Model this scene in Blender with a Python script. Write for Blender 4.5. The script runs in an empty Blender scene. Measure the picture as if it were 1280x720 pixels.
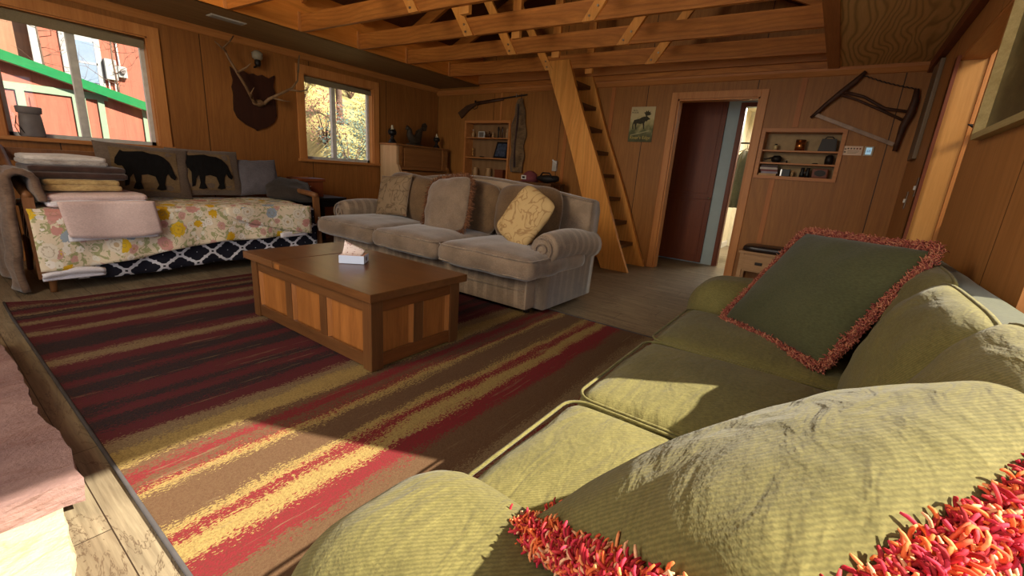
import bpy, bmesh, math, random
from mathutils import Vector, Matrix, noise
random.seed(7)
SC = bpy.context.scene
COL = SC.collection
PI = math.pi
# ------------------------------------------------------------------ camera
EYE = Vector((0.0, 0.0, 1.10))
yaw, pitch, roll = math.radians(35.186), math.radians(-15.0), math.radians(4.143)
fw = Vector((math.cos(pitch)*math.cos(yaw), math.cos(pitch)*math.sin(yaw), math.sin(pitch)))
rt = Vector((math.sin(yaw), -math.cos(yaw), 0)); up = rt.cross(fw)
rt2 = rt*math.cos(roll)+up*math.sin(roll); up2 = -rt*math.sin(roll)+up*math.cos(roll)
cam = bpy.data.objects.new('camera', bpy.data.cameras.new('camera')); COL.objects.link(cam)
cam.matrix_world = Matrix(((rt2.x, up2.x, -fw.x, EYE.x), (rt2.y, up2.y, -fw.y, EYE.y), (rt2.z, up2.z, -fw.z, EYE.z), (0, 0, 0, 1)))
cam.data.sensor_width = 36; cam.data.lens = 546.53/1280*36; cam.data.clip_start = 0.02
SC.camera = cam
# ------------------------------------------------------------------ world, sun, window daylight, added fill lamps
SC.view_settings.view_transform = 'Standard'; SC.view_settings.look = 'None'
SC.view_settings.exposure = 0.30; SC.view_settings.gamma = 1; SC.view_settings.use_curve_mapping = False
W = bpy.data.worlds.new('World'); SC.world = W; W.use_nodes = True
wn = W.node_tree.nodes; wl = W.node_tree.links
bg = wn['Background']; bg.inputs['Color'].default_value = (0.62, 0.78, 1.0, 1); bg.inputs['Strength'].default_value = 1.0
SUN_DIR = Vector((-0.41*0.780, 0.912*0.780, -0.626)).normalized()
sun = bpy.data.objects.new('sun', bpy.data.lights.new('sun', 'SUN')); COL.objects.link(sun)
sun.data.energy = 14.5; sun.data.angle = math.radians(0.7); sun.data.color = (1.0, 0.92, 0.76)
sun.rotation_euler = SUN_DIR.to_track_quat('-Z', 'Y').to_euler(); sun.location = (3, -6, 6)
def area(name, loc, dirv, sx, sy, e, col, spread=180):
    l = bpy.data.lights.new(name, 'AREA'); l.shape = 'RECTANGLE'; l.size = sx; l.size_y = sy; l.energy = e; l.color = col
    l.spread = math.radians(spread)
    o = bpy.data.objects.new(name, l); COL.objects.link(o); o.location = loc
    o.rotation_euler = Vector(dirv).to_track_quat('-Z', 'Z').to_euler(); return o
area('daylight_right_window', (0.40, -0.56, 1.45), (0, 1, 0), 2.6, 1.1, 18, (1.0, 0.93, 0.82))
area('back_fill', (-1.52, 1.9, 1.5), (1, 0.1, -0.05), 2.8, 1.5, 42, (1.0, 0.95, 0.88))  # added fill lamp behind the camera, raises the whole room
area('loft_fill', (-1.50, 2.6, 2.95), (1, 0, -0.03), 1.6, 0.7, 66, (1.0, 0.80, 0.50))  # added warm fill for the trusses, stands in for bounced sun
# ------------------------------------------------------------------ node helpers
def S(r, g, b):
    f = lambda c: ((c/255)/12.92 if c/255 <= 0.04045 else ((c/255+0.055)/1.055)**2.4)
    return (f(r), f(g), f(b), 1)
class NT:
    def __init__(s, name, rough=0.6, spec=0.3):
        s.m = bpy.data.materials.new(name); s.m.use_nodes = True; s.t = s.m.node_tree
        s.b = s.t.nodes['Principled BSDF']; s.b.inputs['Roughness'].default_value = rough
        s.b.inputs['Specular IOR Level'].default_value = spec
        s._tc = None
    def n(s, typ, **k):
        o = s.t.nodes.new(typ)
        for a, v in k.items(): setattr(o, a, v)
        return o
    def lk(s, a, b): s.t.links.new(a, b)
    def put(s, sock, v):
        if hasattr(v, 'is_linked') or hasattr(v, 'links'): s.lk(v, sock)
        else: sock.default_value = v
    def co(s):
        if not s._tc: s._tc = s.n('ShaderNodeTexCoord').outputs['Object']
        return s._tc
    def mp(s, sc=(1, 1, 1), rot=(0, 0, 0), loc=(0, 0, 0), src=None):
        o = s.n('ShaderNodeMapping'); s.lk(src or s.co(), o.inputs[0])
        o.inputs['Scale'].default_value = sc; o.inputs['Rotation'].default_value = rot; o.inputs['Location'].default_value = loc
        return o.outputs[0]
    def noise(s, v=None, scale=5, det=4, rough=0.55, dist=0, color=False):
        o = s.n('ShaderNodeTexNoise'); s.lk(v or s.co(), o.inputs['Vector'])
        o.inputs['Scale'].default_value = scale; o.inputs['Detail'].default_value = det
        o.inputs['Roughness'].default_value = rough; o.inputs['Distortion'].default_value = dist
        return o.outputs['Color' if color else 'Fac']
    def vor(s, v=None, scale=5, out='Distance', feat='F1', rnd=1):
        o = s.n('ShaderNodeTexVoronoi', feature=feat); s.lk(v or s.co(), o.inputs['Vector'])
        o.inputs['Scale'].default_value = scale; o.inputs['Randomness'].default_value = rnd
        return o.outputs[out]
    def ramp(s, f, stops, const=False):
        o = s.n('ShaderNodeValToRGB'); s.lk(f, o.inputs[0]); e = o.color_ramp.elements
        if const: o.color_ramp.interpolation = 'CONSTANT'
        while len(e) > 1: e.remove(e[-1])
        e[0].position = stops[0][0]; e[0].color = stops[0][1]
        for p, c in stops[1:]:
            x = e.new(min(max(p, 0), 1)); x.color = c
        return o.outputs[0]
    def ma(s, op, a, b=0.0, c=0.0):
        o = s.n('ShaderNodeMath', operation=op)
        for i, v in enumerate((a, b, c)): s.put(o.inputs[i], v)
        return o.outputs[0]
    def mix(s, f, a, b, bt='MIX'):
        o = s.n('ShaderNodeMix', data_type='RGBA', blend_type=bt); s.put(o.inputs[0], f); s.put(o.inputs[6], a); s.put(o.inputs[7], b)
        return o.outputs[2]
    def xyz(s, v=None):
        o = s.n('ShaderNodeSeparateXYZ'); s.lk(v or s.co(), o.inputs[0]); return o.outputs
    def island(s): return s.n('ShaderNodeNewGeometry').outputs['Random Per Island']
    def bump(s, h, st=0.3, d=0.01):
        o = s.n('ShaderNodeBump'); s.lk(h, o.inputs['Height']); o.inputs['Strength'].default_value = st
        o.inputs['Distance'].default_value = d; s.lk(o.outputs[0], s.b.inputs['Normal'])
    def col(s, c): s.put(s.b.inputs['Base Color'], c); return s
def g(v): return (v, v, v, 1)
def plain(name, c, rough=0.6, metal=0, spec=0.3, var=0.12, sc=14):
    m = NT(name, rough, spec); m.b.inputs['Metallic'].default_value = metal
    d = tuple(x*(1-var*2) for x in c[:3])+(1,)
    m.col(m.ramp(m.noise(scale=sc), [(0.3, d), (0.7, c)])); return m.m
def wood(name, dark, light, axis=2, k=1.0, rough=0.5, ply=0.0, seam=None, knots=False, spec=0.3, pf=1.0, pd=0.8, blotch=0.25, seamax='x', bstr=0.12, cr=1.0):
    m = NT(name, rough, spec)
    sc = [9*k, 9*k, 9*k]; sc[axis] = 0.55*k
    v = m.mp(tuple(sc)); n1 = m.noise(v, 1.6, 6, 0.6, 0.4)
    c = m.ramp(n1, [(0.5-0.25/cr, dark), (0.5, tuple((a+b)/2 for a, b in zip(dark, light))), (0.5+0.25/cr, light)])
    f = m.noise(m.mp(tuple(x*6 for x in sc)), 2, 3, 0.7)
    c = m.mix(0.35, c, m.ramp(f, [(0.3, dark), (0.7, light)]))
    if ply:
        sc2 = [2.2*pf]*3; sc2[axis] = 0.45*pf
        r = m.noise(m.mp(tuple(sc2)), 1.0, 2, 0.5, 0.2)
        cr_ = m.xyz(); cs = m.ma('ADD', cr_[0], cr_[1]) if axis == 2 else cr_[1 if axis == 0 else 2]
        w = m.ma('SINE', m.ma('ADD', m.ma('MULTIPLY', cs, 110*pf), m.ma('MULTIPLY', r, 70)))
        w = m.ma('MULTIPLY', m.ma('ADD', w, 1), 0.5)
        c = m.mix(m.ma('MULTIPLY', m.ma('POWER', w, 3), ply), c, tuple(x*0.5 for x in dark[:3])+(1,))
    if blotch:
        c = m.mix(blotch, c, m.ramp(m.noise(scale=1.1, det=3), [(0.3, dark), (0.7, light)]), 'MULTIPLY') if False else m.mix(m.ma('MULTIPLY', m.ramp(m.noise(scale=1.3, det=3), [(0.35, g(1)), (0.65, g(0))]), blotch), c, dark)
    if knots:
        vv = m.mp(tuple(3.0 if i != axis else 1.3 for i in range(3)))
        kd = m.vor(vv, 1.0)
        c = m.mix(m.ramp(kd, [(0.05, g(1)), (0.10, g(0))]), c, tuple(x*0.25 for x in dark[:3])+(1,))
    if seam:
        s = m.xyz()[{'x': 0, 'y': 1}[seamax]]
        fr = m.ma('FRACT', m.ma('DIVIDE', m.ma('ADD', s, 50.3), seam))
        c = m.mix(m.ma('LESS_THAN', fr, 0.007), c, tuple(x*0.22 for x in dark[:3])+(1,))
    m.bump(n1, bstr, 0.004); m.col(c); return m.m
def fabric(name, dark, light, weave=260, bs=0.25, rough=0.9, blot=2.0, sheen=0.3, stripes=None, wrinkle=0):
    m = NT(name, rough, 0.15)
    n1 = m.noise(scale=blot, det=5, rough=0.6); c = m.ramp(n1, [(0.3, dark), (0.7, light)])
    f = m.noise(m.mp((weave*0.35, weave*0.35, weave)), 1.0, 2, 0.6)
    c = m.mix(0.35, c, m.ramp(f, [(0.3, tuple(x*0.55 for x in dark[:3])+(1,)), (0.7, light)]))
    if stripes:
        ax, per, st = stripes
        v = m.ma('ADD', m.xyz()[ax], m.ma('MULTIPLY', m.noise(scale=3, det=3), 0.05))
        w = m.ma('FRACT', m.ma('DIVIDE', m.ma('ADD', v, 20), per))
        c = m.mix(m.ma('MULTIPLY', m.ramp(w, [(0.3, g(0)), (0.38, g(1)), (0.66, g(1)), (0.74, g(0))]), st), c, light)
        c = m.mix(m.ma('MULTIPLY', m.ramp(m.noise(scale=6, det=3), [(0.45, g(0)), (0.6, g(1))]), st*0.8), c, tuple(x*0.7 for x in dark[:3])+(1,))
    m.b.inputs['Sheen Weight'].default_value = sheen; m.b.inputs['Sheen Roughness'].default_value = 0.5
    if wrinkle:
        rib = m.n('ShaderNodeTexWave', wave_type='BANDS', bands_direction='DIAGONAL'); m.lk(m.co(), rib.inputs['Vector']); rib.inputs['Scale'].default_value = 70
        rib.inputs['Distortion'].default_value = 3; rib.inputs['Detail'].default_value = 2; rib.inputs['Detail Scale'].default_value = 3
        c = m.mix(m.ma('MULTIPLY', rib.outputs['Fac'], 0.42), c, tuple(x*0.5 for x in dark[:3])+(1,))
        w = m.noise(m.mp((3.5, 10, 3.5), rot=(0, 0, 0.5)), 1.6, 3, 0.5, 0.8)
        b1 = m.n('ShaderNodeBump'); m.lk(w, b1.inputs['Height']); b1.inputs['Strength'].default_value = wrinkle; b1.inputs['Distance'].default_value = 0.022
        b2 = m.n('ShaderNodeBump'); m.lk(f, b2.inputs['Height']); b2.inputs['Strength'].default_value = bs; b2.inputs['Distance'].default_value = 0.002
        m.lk(b1.outputs[0], b2.inputs['Normal']); m.lk(b2.outputs[0], m.b.inputs['Normal'])
    else: m.bump(f, bs, 0.002)
    m.col(c); return m.m
# ------------------------------------------------------------------ mesh helpers
class B:
    def __init__(s): s.bm = bmesh.new()
    def box(s, x0, x1, y0, y1, z0, z1, bev=0.0):
        vs = [s.bm.verts.new((x, y, z)) for x in (x0, x1) for y in (y0, y1) for z in (z0, z1)]
        fs = [s.bm.faces.new([vs[i] for i in f]) for f in ((0, 1, 3, 2), (4, 6, 7, 5), (0, 4, 5, 1), (2, 3, 7, 6), (0, 2, 6, 4), (1, 5, 7, 3))]
        if bev > 0:
            es = list({e for f in fs for e in f.edges}); bmesh.ops.bevel(s.bm, geom=es, offset=bev, segments=2, affect='EDGES', profile=0.7)
        return s
    def beam(s, p, q, w, h, upv=(0, 0, 1)):
        p, q = Vector(p), Vector(q); d = (q-p).normalized(); u = Vector(upv)
        a = d.cross(u).normalized()*w/2; b = a.cross(d).normalized()*h/2
        vs = [s.bm.verts.new(c+i*a+j*b) for c in (p, q) for i, j in ((-1, -1), (1, -1), (1, 1), (-1, 1))]
        for f in ((0, 1, 2, 3), (7, 6, 5, 4), (0, 4, 5, 1), (1, 5, 6, 2), (2, 6, 7, 3), (3, 7, 4, 0)): s.bm.faces.new([vs[i] for i in f])
        return s
    def tube(s, pts, r, seg=8, cap=True):
        pts = [Vector(p) for p in pts]; n = len(pts); rr = r if isinstance(r, (list, tuple)) else [r]*n
        rings = []; pa = None
        for i in range(n):
            d = (pts[min(i+1, n-1)]-pts[max(i-1, 0)])
            d = d.normalized() if d.length > 1e-9 else Vector((0, 0, 1))
            if pa is None: pa = d.orthogonal().normalized()
            a = (pa-d*pa.dot(d)); a = a.normalized() if a.length > 1e-6 else d.orthogonal().normalized(); pa = a; b = d.cross(a)
            rings.append([s.bm.verts.new(pts[i]+(a*math.cos(t)+b*math.sin(t))*rr[i]) for t in [2*PI*k/seg for k in range(seg)]])
        for i in range(n-1):
            for k in range(seg): s.bm.faces.new((rings[i][k], rings[i][(k+1) % seg], rings[i+1][(k+1) % seg], rings[i+1][k]))
        if cap: s.bm.faces.new(rings[0][::-1]); s.bm.faces.new(rings[-1])
        return s
    def lathe(s, c, prof, seg=20, sx=1, sy=1):
        c = Vector(c); rings = []
        for r, z in prof: rings.append([s.bm.verts.new(c+Vector((max(r, 1e-4)*sx*math.cos(2*PI*k/seg), max(r, 1e-4)*sy*math.sin(2*PI*k/seg), z))) for k in range(seg)])
        for i in range(len(prof)-1):
            for k in range(seg): s.bm.faces.new((rings[i][k], rings[i][(k+1) % seg], rings[i+1][(k+1) % seg], rings[i+1][k]))
        s.bm.faces.new(rings[0][::-1]); s.bm.faces.new(rings[-1]); return s
    def prism(s, pts, vec, bev=0):
        a = [s.bm.verts.new(p) for p in pts]; v = Vector(vec); b = [s.bm.verts.new(Vector(p)+v) for p in pts]; n = len(pts)
        fs = [s.bm.faces.new(a), s.bm.faces.new(b[::-1])]+[s.bm.faces.new((a[i], b[i], b[(i+1) % n], a[(i+1) % n])) for i in range(n)]
        if bev: bmesh.ops.bevel(s.bm, geom=list({e for f in fs[:2] for e in f.edges}), offset=bev, segments=2, affect='EDGES')
        return s
    def grid(s, f, nu, nv, closeu=False):
        V = [[s.bm.verts.new(f(i/nu, j/nv)) for j in range(nv+1)] for i in range(nu+(0 if closeu else 1))]
        m = len(V)
        for i in range(nu if closeu else nu):
            for j in range(nv):
                a, b = V[i], V[(i+1) % m]
                if not closeu and i == nu: continue
                s.bm.faces.new((a[j], b[j], b[j+1], a[j+1]))
        return V
    def ball(s, c, rx, ry=None, rz=None, seg=12):
        ry = ry or rx; rz = rz or rx
        m = Matrix.Translation(Vector(c)) @ Matrix.Diagonal((rx, ry, rz, 1))
        bmesh.ops.create_uvsphere(s.bm, u_segments=seg, v_segments=max(6, seg*2//3), radius=1, matrix=m); return s
    def noisy(s, amp, sc=3, seed=0):
        for v in s.bm.verts:
            v.co += Vector(noise.noise_vector(v.co*sc+Vector((seed, seed*2, 0))))*amp
        return s
def world_loc(o):
    p = Vector((0, 0, 0))
    while o: p += o.location; o = o.parent
    return p
def mk(name, b, mat, parent=None, org=None, smooth=False):
    """b: builder in world metres -> one mesh object, origin at org (or its parent's)."""
    bm = b.bm
    base = world_loc(parent) if parent else Vector(org or (0, 0, 0))
    bmesh.ops.recalc_face_normals(bm, faces=bm.faces[:])
    for v in bm.verts: v.co -= base
    me = bpy.data.meshes.new(name); bm.to_mesh(me); bm.free(); me.materials.append(mat)
    if smooth:
        for p in me.polygons: p.use_smooth = True
    o = bpy.data.objects.new(name, me); COL.objects.link(o)
    if parent: o.parent = parent
    else: o.location = base
    return o
def tag(o, label, cat, group=None, kind=None):
    o['label'] = label; o['category'] = cat
    if group: o['group'] = group
    if kind: o['kind'] = kind
    return o
def thing(name, label, cat, loc, group=None):
    o = bpy.data.objects.new(name, None); COL.objects.link(o); o.location = loc; o.empty_display_size = 0.05
    return tag(o, label, cat, group)
def struct(name, b, mat, parent=None, org=None, smooth=False):
    o = mk(name, b, mat, parent, org, smooth)
    if not parent: o['kind'] = 'structure'
    return o
def subsurf(o, lv=1):
    m = o.modifiers.new('sub', 'SUBSURF'); m.levels = lv; m.render_levels = lv; return o
# ------------------------------------------------------------------ materials
ply_wall = wood('plywood_wall', S(118, 72, 32), S(172, 114, 58), 2, 1, 0.5, ply=0.16, cr=0.6, seam=1.22, seamax='x')
ply_far = wood('plywood_far', S(126, 78, 34), S(184, 124, 60), 2, 1, 0.5, ply=0.16, cr=0.6, seam=1.22, seamax='y')
ply_ceil = wood('plywood_ceiling', S(206, 164, 98), S(236, 200, 136), 0, 1, 0.6, ply=0.75, pf=1.5, pd=0.15)  # bounced sunlight put into the colour, lighter than the plywood itself
ply_soffit = wood('plywood_soffit', S(128, 98, 62), S(166, 132, 88), 0, 1, 0.65, ply=0.2)
ply_loft = wood('plywood_loft', S(205, 120, 45), S(240, 165, 80), 0, 1, 0.55, ply=0.25)
pine = wood('pine_trim', S(170, 104, 52), S(214, 150, 86), 2, 1, 0.45)
pine_y = wood('pine_trim_long', S(160, 96, 46), S(208, 142, 80), 1, 1, 0.45)
pine_x = wood('pine_trim_side', S(150, 92, 46), S(204, 140, 78), 0, 1, 0.45)
joist_m = wood('joist_fir', S(150, 86, 34), S(216, 142, 66), 1, 1.3, 0.55, ply=0.3, knots=False)
brace_m = wood('brace_pine', S(205, 130, 55), S(244, 178, 98), 2, 1.2, 0.5, ply=0.15)
roof_m = wood('roof_boards', S(70, 42, 24), S(120, 76, 44), 1, 1, 0.7, seam=0.14, seamax='x')
ladder_m = wood('ladder_pine', S(196, 124, 52), S(240, 172, 88), 2, 1.1, 0.42, ply=0.22, knots=True)
tread_m = wood('tread_wood', S(70, 44, 22), S(128, 84, 44), 0, 1, 0.5)
brown_door = wood('brown_door', S(96, 46, 24), S(128, 66, 36), 2, 1, 0.45, blotch=0.1)
chest_frame = wood('chest_frame', S(78, 48, 26), S(124, 82, 46), 2, 1.4, 0.32, spec=0.5)
chest_rail = wood('chest_rail', S(78, 48, 26), S(124, 82, 46), 1, 1.4, 0.32, spec=0.5)
chest_rail_x = wood('chest_rail_x', S(88, 50, 24), S(138, 84, 42), 0, 1.4, 0.32, spec=0.5)
chest_panel = wood('chest_panel', S(118, 70, 32), S(186, 120, 60), 2, 1.2, 0.38, spec=0.4)
chest_top = wood('chest_top', S(78, 48, 26), S(128, 84, 46), 1, 1.0, 0.28, spec=0.6)
oak_dark = wood('dark_oak', S(96, 60, 34), S(146, 98, 58), 2, 1.3, 0.5)
bench_m = wood('bench_oak', S(150, 112, 74), S(194, 152, 106), 1, 1.6, 0.5)
piano_m = wood('piano_oak', S(120, 78, 42), S(164, 112, 64), 0, 1.2, 0.4)
piano_lit = wood('piano_oak_lit', S(176, 138, 96), S(214, 180, 138), 2, 1.2, 0.4)  # piano oak again, window light on the near end painted in
black_m = plain('black_paint', S(26, 24, 24), 0.4)
iron_m = plain('dark_iron', S(52, 46, 42), 0.5, 0.6)
steel_m = plain('bolt_steel', S(190, 185, 175), 0.3, 0.9)
white_m = plain('white_plastic', S(222, 218, 210), 0.5)
vinyl_m = plain('vinyl_white', S(214, 212, 204), 0.45)
bluewall_m = plain('pale_blue_wall', S(176, 196, 200), 0.8, var=0.03)
cream_m = plain('cream_wall', S(226, 214, 186), 0.8, var=0.04)
darkiron = plain('saw_wood', S(84, 54, 38), 0.6, var=0.25)
glass_chim = NT('lamp_glass', 0.1, 0.6).col(S(200, 190, 160)).m
# floor: planks along the room's cross direction
def floor_mat():
    m = NT('floor_planks', 0.42, 0.4)
    x, y, z = m.xyz()
    px = m.ma('DIVIDE', m.ma('ADD', x, 10), 0.17); row = m.ma('FLOOR', px)
    yy = m.ma('DIVIDE', m.ma('ADD', m.ma('ADD', y, 20), m.ma('MULTIPLY', row, 0.737)), 1.25)
    cell = m.n('ShaderNodeCombineXYZ'); m.lk(row, cell.inputs[0]); m.lk(m.ma('FLOOR', yy), cell.inputs[1])
    wn_ = m.n('ShaderNodeTexWhiteNoise'); m.lk(cell.outputs[0], wn_.inputs['Vector'])
    gr = m.noise(m.mp((14, 1.1, 1)), 1.8, 7, 0.65, 0.6)
    fine = m.noise(m.mp((120, 5, 1)), 1.0, 3, 0.6)
    c = m.ramp(gr, [(0.25, S(84, 74, 60)), (0.5, S(130, 116, 94)), (0.8, S(168, 154, 126))])
    c = m.mix(0.3, c, m.ramp(fine, [(0.3, S(78, 68, 54)), (0.7, S(168, 154, 126))]))
    crack = m.noise(m.mp((7, 1.6, 1)), 1.1, 5, 0.7, 1.4)
    c = m.mix(m.ramp(crack, [(0.485, g(0)), (0.497, g(0.8)), (0.503, g(0.8)), (0.515, g(0))]), c, S(74, 56, 42))
    c = m.mix(m.ma('MULTIPLY', wn_.outputs['Value'], 0.35), c, S(96, 78, 60))
    e = m.ma('MAXIMUM', m.ma('LESS_THAN', m.ma('FRACT', px), 0.02), m.ma('LESS_THAN', m.ma('FRACT', yy), 0.003))
    c = m.mix(e, c, S(50, 38, 28)); m.col(c); m.bump(gr, 0.15, 0.002); return m.m
floor_m = floor_mat()
# rug: irregular stripes along the length of the room
def rug_mat():
    m = NT('rug_stripes', 0.95, 0.1)
    x, y, z = m.xyz()
    big = m.noise(m.mp((0.8, 3.5, 1)), 1.6, 5, 0.65)
    fine = m.noise(m.mp((70, 150, 1)), 1.0, 2, 0.7)
    mid = m.noise(m.mp((3.0, 16, 1)), 1.2, 4, 0.7)
    yy = m.ma('ADD', y, m.ma('MULTIPLY', m.ma('SUBTRACT', big, 0.5), 0.16))
    yy = m.ma('ADD', yy, m.ma('MULTIPLY', m.ma('SUBTRACT', mid, 0.5), 0.10))
    yy = m.ma('ADD', yy, m.ma('MULTIPLY', m.ma('SUBTRACT', fine, 0.5), 0.20))
    MA, TA, BR, DK, RD, TR = S(80, 33, 40), S(120, 102, 76), S(92, 70, 50), S(40, 34, 38), S(112, 35, 40), S(148, 126, 76)
    # (y where the stripe starts, colour); y runs 0.6 .. 4.24
    st = [(0.6, MA), (0.72, RD), (0.84, TA), (0.92, BR), (1.10, RD), (1.22, TR), (1.30, RD), (1.36, TR), (1.40, BR), (1.58, TR), (1.61, RD), (1.65, BR),
          (1.69, RD), (1.75, BR), (1.80, TR), (1.92, TA), (2.0, MA), (2.12, DK), (2.2, MA), (2.28, DK), (2.36, MA), (2.5, DK), (2.62, MA), (2.70, DK), (2.82, MA), (2.94, TA), (3.04, MA), (3.14, DK), (3.34, MA), (3.46, TA), (3.55, MA), (3.72, TA)]
    f = m.ma('DIVIDE', m.ma('SUBTRACT', yy, 0.6), 3.64)
    c = m.ramp(f, [((a-0.6)/3.64, col) for a, col in st], True)
    # far end stripes
    top = m.ramp(m.ma('DIVIDE', m.ma('SUBTRACT', yy, 3.78), 0.46), [(0, MA), (0.22, DK), (0.36, TA), (0.46, MA), (0.62, DK), (0.72, TA), (0.78, MA)], True)
    c = m.mix(m.ma('GREATER_THAN', yy, 3.80), c, top)
    sp = m.noise(scale=160, det=2, rough=0.8)
    c = m.mix(m.ramp(sp, [(0.35, g(0.5)), (0.6, g(0))]), c, tuple([0.35*v for v in S(120, 80, 60)[:3]])+(1,))
    thin = m.noise(m.mp((0.5, 9, 1)), 3.0, 4, 0.7)
    c = m.mix(m.ramp(thin, [(0.62, g(0)), (0.66, g(0.55)), (0.70, g(0))]), c, TA)
    m.col(c); m.bump(sp, 0.5, 0.004); return m.m
rug_m = rug_mat()
green_m = fabric('green_chenille', S(94, 88, 48), S(128, 119, 70), 240, 0.6, sheen=0.08, blot=3, wrinkle=0.5)
green_dark = fabric('green_velvet', S(58, 60, 36), S(78, 78, 50), 240, 0.25, sheen=0.15, blot=2)
grey_m = fabric('taupe_velvet', S(104, 86, 70), S(152, 130, 108), 200, 0.15, sheen=0.5, blot=4, stripes=(0, 0.12, 0.25))
grey_base = fabric('taupe_base', S(112, 94, 78), S(170, 148, 124), 200, 0.15, sheen=0.4, blot=3, stripes=(1, 0.105, 0.6))
grey_side = fabric('taupe_side', S(112, 94, 78), S(170, 148, 124), 200, 0.15, sheen=0.4, blot=3, stripes=(0, 0.105, 0.6))
brown_fab = fabric('brown_fabric', S(94, 72, 50), S(126, 99, 70), 200, 0.2, blot=5)
grey_pil = fabric('slate_cotton', S(78, 74, 78), S(104, 98, 102), 200, 0.15, blot=6, sheen=0.1)
char_pil = fabric('charcoal_cotton', S(52, 46, 42), S(72, 64, 58), 200, 0.15, blot=6, sheen=0.1)
pink_m = fabric('pale_pink_cotton', S(206, 178, 172), S(232, 208, 202), 260, 0.15, blot=5, sheen=0.1)
pinkw_m = fabric('white_sheet', S(214, 208, 214), S(236, 232, 238), 260, 0.15, blot=5, sheen=0.1)
tan_bl = fabric('tan_fleece', S(150, 120, 76), S(206, 178, 122), 120, 0.4, blot=14, sheen=0.2)
dkbr_bl = fabric('dark_brown_plush', S(48, 32, 28), S(78, 56, 48), 60, 0.8, blot=16, sheen=0.3)
fur_m = fabric('brown_fur', S(84, 64, 52), S(138, 112, 92), 70, 0.8, blot=9, sheen=0.3)
def trellis(name):
    m = NT(name, 0.85, 0.1); x, y, z = m.xyz(); P = 0.20; r = 0.045; cc = 0.040
    u = m.ma('DIVIDE', x, 1.25); v = m.ma('ADD', z, y)
    ds = []
    for o in (0.0, 0.5):
        a = m.ma('MULTIPLY', m.ma('ABSOLUTE', m.ma('SUBTRACT', m.ma('FRACT', m.ma('ADD', m.ma('DIVIDE', m.ma('ADD', u, 20), P), o)), 0.5)), P)
        b = m.ma('MULTIPLY', m.ma('ABSOLUTE', m.ma('SUBTRACT', m.ma('FRACT', m.ma('ADD', m.ma('DIVIDE', m.ma('ADD', v, 20), P), o)), 0.5)), P)
        def ln(dx, dy):
            p = m.ma('SUBTRACT', a, dx); q = m.ma('SUBTRACT', b, dy)
            return m.ma('SQRT', m.ma('ADD', m.ma('MULTIPLY', p, p), m.ma('MULTIPLY', q, q)))
        d = m.ma('SUBTRACT', m.ma('MINIMUM', ln(cc, 0), ln(0, cc)), r)
        ds.append(m.ma('ABSOLUTE', d))
    d = m.ma('MINIMUM', ds[0], ds[1])
    m.col(m.mix(m.ma('LESS_THAN', d, 0.0075), S(34, 34, 44), S(214, 214, 222))); return m.m
trel_m = trellis('trellis_print')
def floral():
    m = NT('floral_quilt', 0.85, 0.15); x, y, z = m.xyz()
    cb = m.n('ShaderNodeCombineXYZ'); m.lk(x, cb.inputs[0]); m.lk(m.ma('SUBTRACT', z, y), cb.inputs[1]); v0 = cb.outputs[0]
    base = S(228, 212, 186)
    leaf = m.noise(m.mp((1, 1, 1), src=v0), 16, 3, 0.6, 1.5)
    c = m.mix(m.ramp(leaf, [(0.52, g(0)), (0.56, g(1))]), base, S(168, 168, 122))
    for sc, rad, cols, lo in ((14.0, 0.44, [S(240, 232, 220), S(232, 226, 210), S(206, 160, 150), S(240, 232, 222)], 3), (8.2, 0.46, [S(222, 184, 48), S(206, 150, 140), S(214, 170, 40), S(158, 172, 186), S(228, 218, 200)], 7)):
        vn = m.n('ShaderNodeTexVoronoi'); m.lk(m.mp((1, 1, 1), loc=(lo, lo, 0), src=v0), vn.inputs['Vector']); vn.inputs['Scale'].default_value = sc; vn.inputs['Randomness'].default_value = 0.75
        wob = m.ma('MULTIPLY', m.ma('SUBTRACT', m.noise(v0, 45, 2), 0.5), 0.32)
        d = m.ma('ADD', vn.outputs['Distance'], wob)
        sx = m.n('ShaderNodeSeparateColor'); m.lk(vn.outputs['Color'], sx.inputs[0])
        n = len(cols); pc = m.ramp(sx.outputs[0], [(i/n, cc) for i, cc in enumerate(cols)], True)
        ctr = m.mix(m.ma('LESS_THAN', vn.outputs['Distance'], 0.14), pc, m.mix(0.6, pc, S(176, 130, 40)))
        keep = m.ma('MULTIPLY', m.ma('LESS_THAN', d, rad), m.ma('GREATER_THAN', sx.outputs[1], 0.28))
        rim = m.ma('MULTIPLY', m.ma('LESS_THAN', m.ma('ABSOLUTE', m.ma('SUBTRACT', d, rad*0.62)), 0.02), keep)
        c = m.mix(keep, c, ctr); c = m.mix(m.ma('MULTIPLY', rim, 0.5), c, S(150, 130, 90))
    m.col(c); m.bump(m.noise(scale=26, det=2), 0.5, 0.01); return m.m
floral_m = floral()
def scroll_mat(name, base, line, red):
    m = NT(name, 0.85, 0.15)
    n1 = m.noise(scale=7, det=2, rough=0.4, dist=1.5)
    c = m.mix(m.ramp(n1, [(0.46, g(0)), (0.485, g(0.8)), (0.515, g(0.8)), (0.54, g(0))]), base, line)
    c = m.mix(m.ramp(m.noise(m.mp((1, 1, 1), loc=(4, 2, 1)), 6.5, 3, 0.6), [(0.66, g(0)), (0.69, g(0.9))]), c, red)
    m.col(c); m.bump(m.noise(scale=200), 0.3, 0.002); return m.m
flo_grey = scroll_mat('scroll_print_taupe', S(140, 118, 92), S(100, 82, 62), S(110, 74, 54))
flo_gold = scroll_mat('scroll_print_gold', S(192, 162, 112), S(150, 116, 76), S(122, 44, 36))
def fringe_mat(name, cols):
    m = NT(name, 0.8, 0.15); n = len(cols)
    m.col(m.ramp(m.island(), [(i/n, c) for i, c in enumerate(cols)], True)); return m.m
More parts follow.
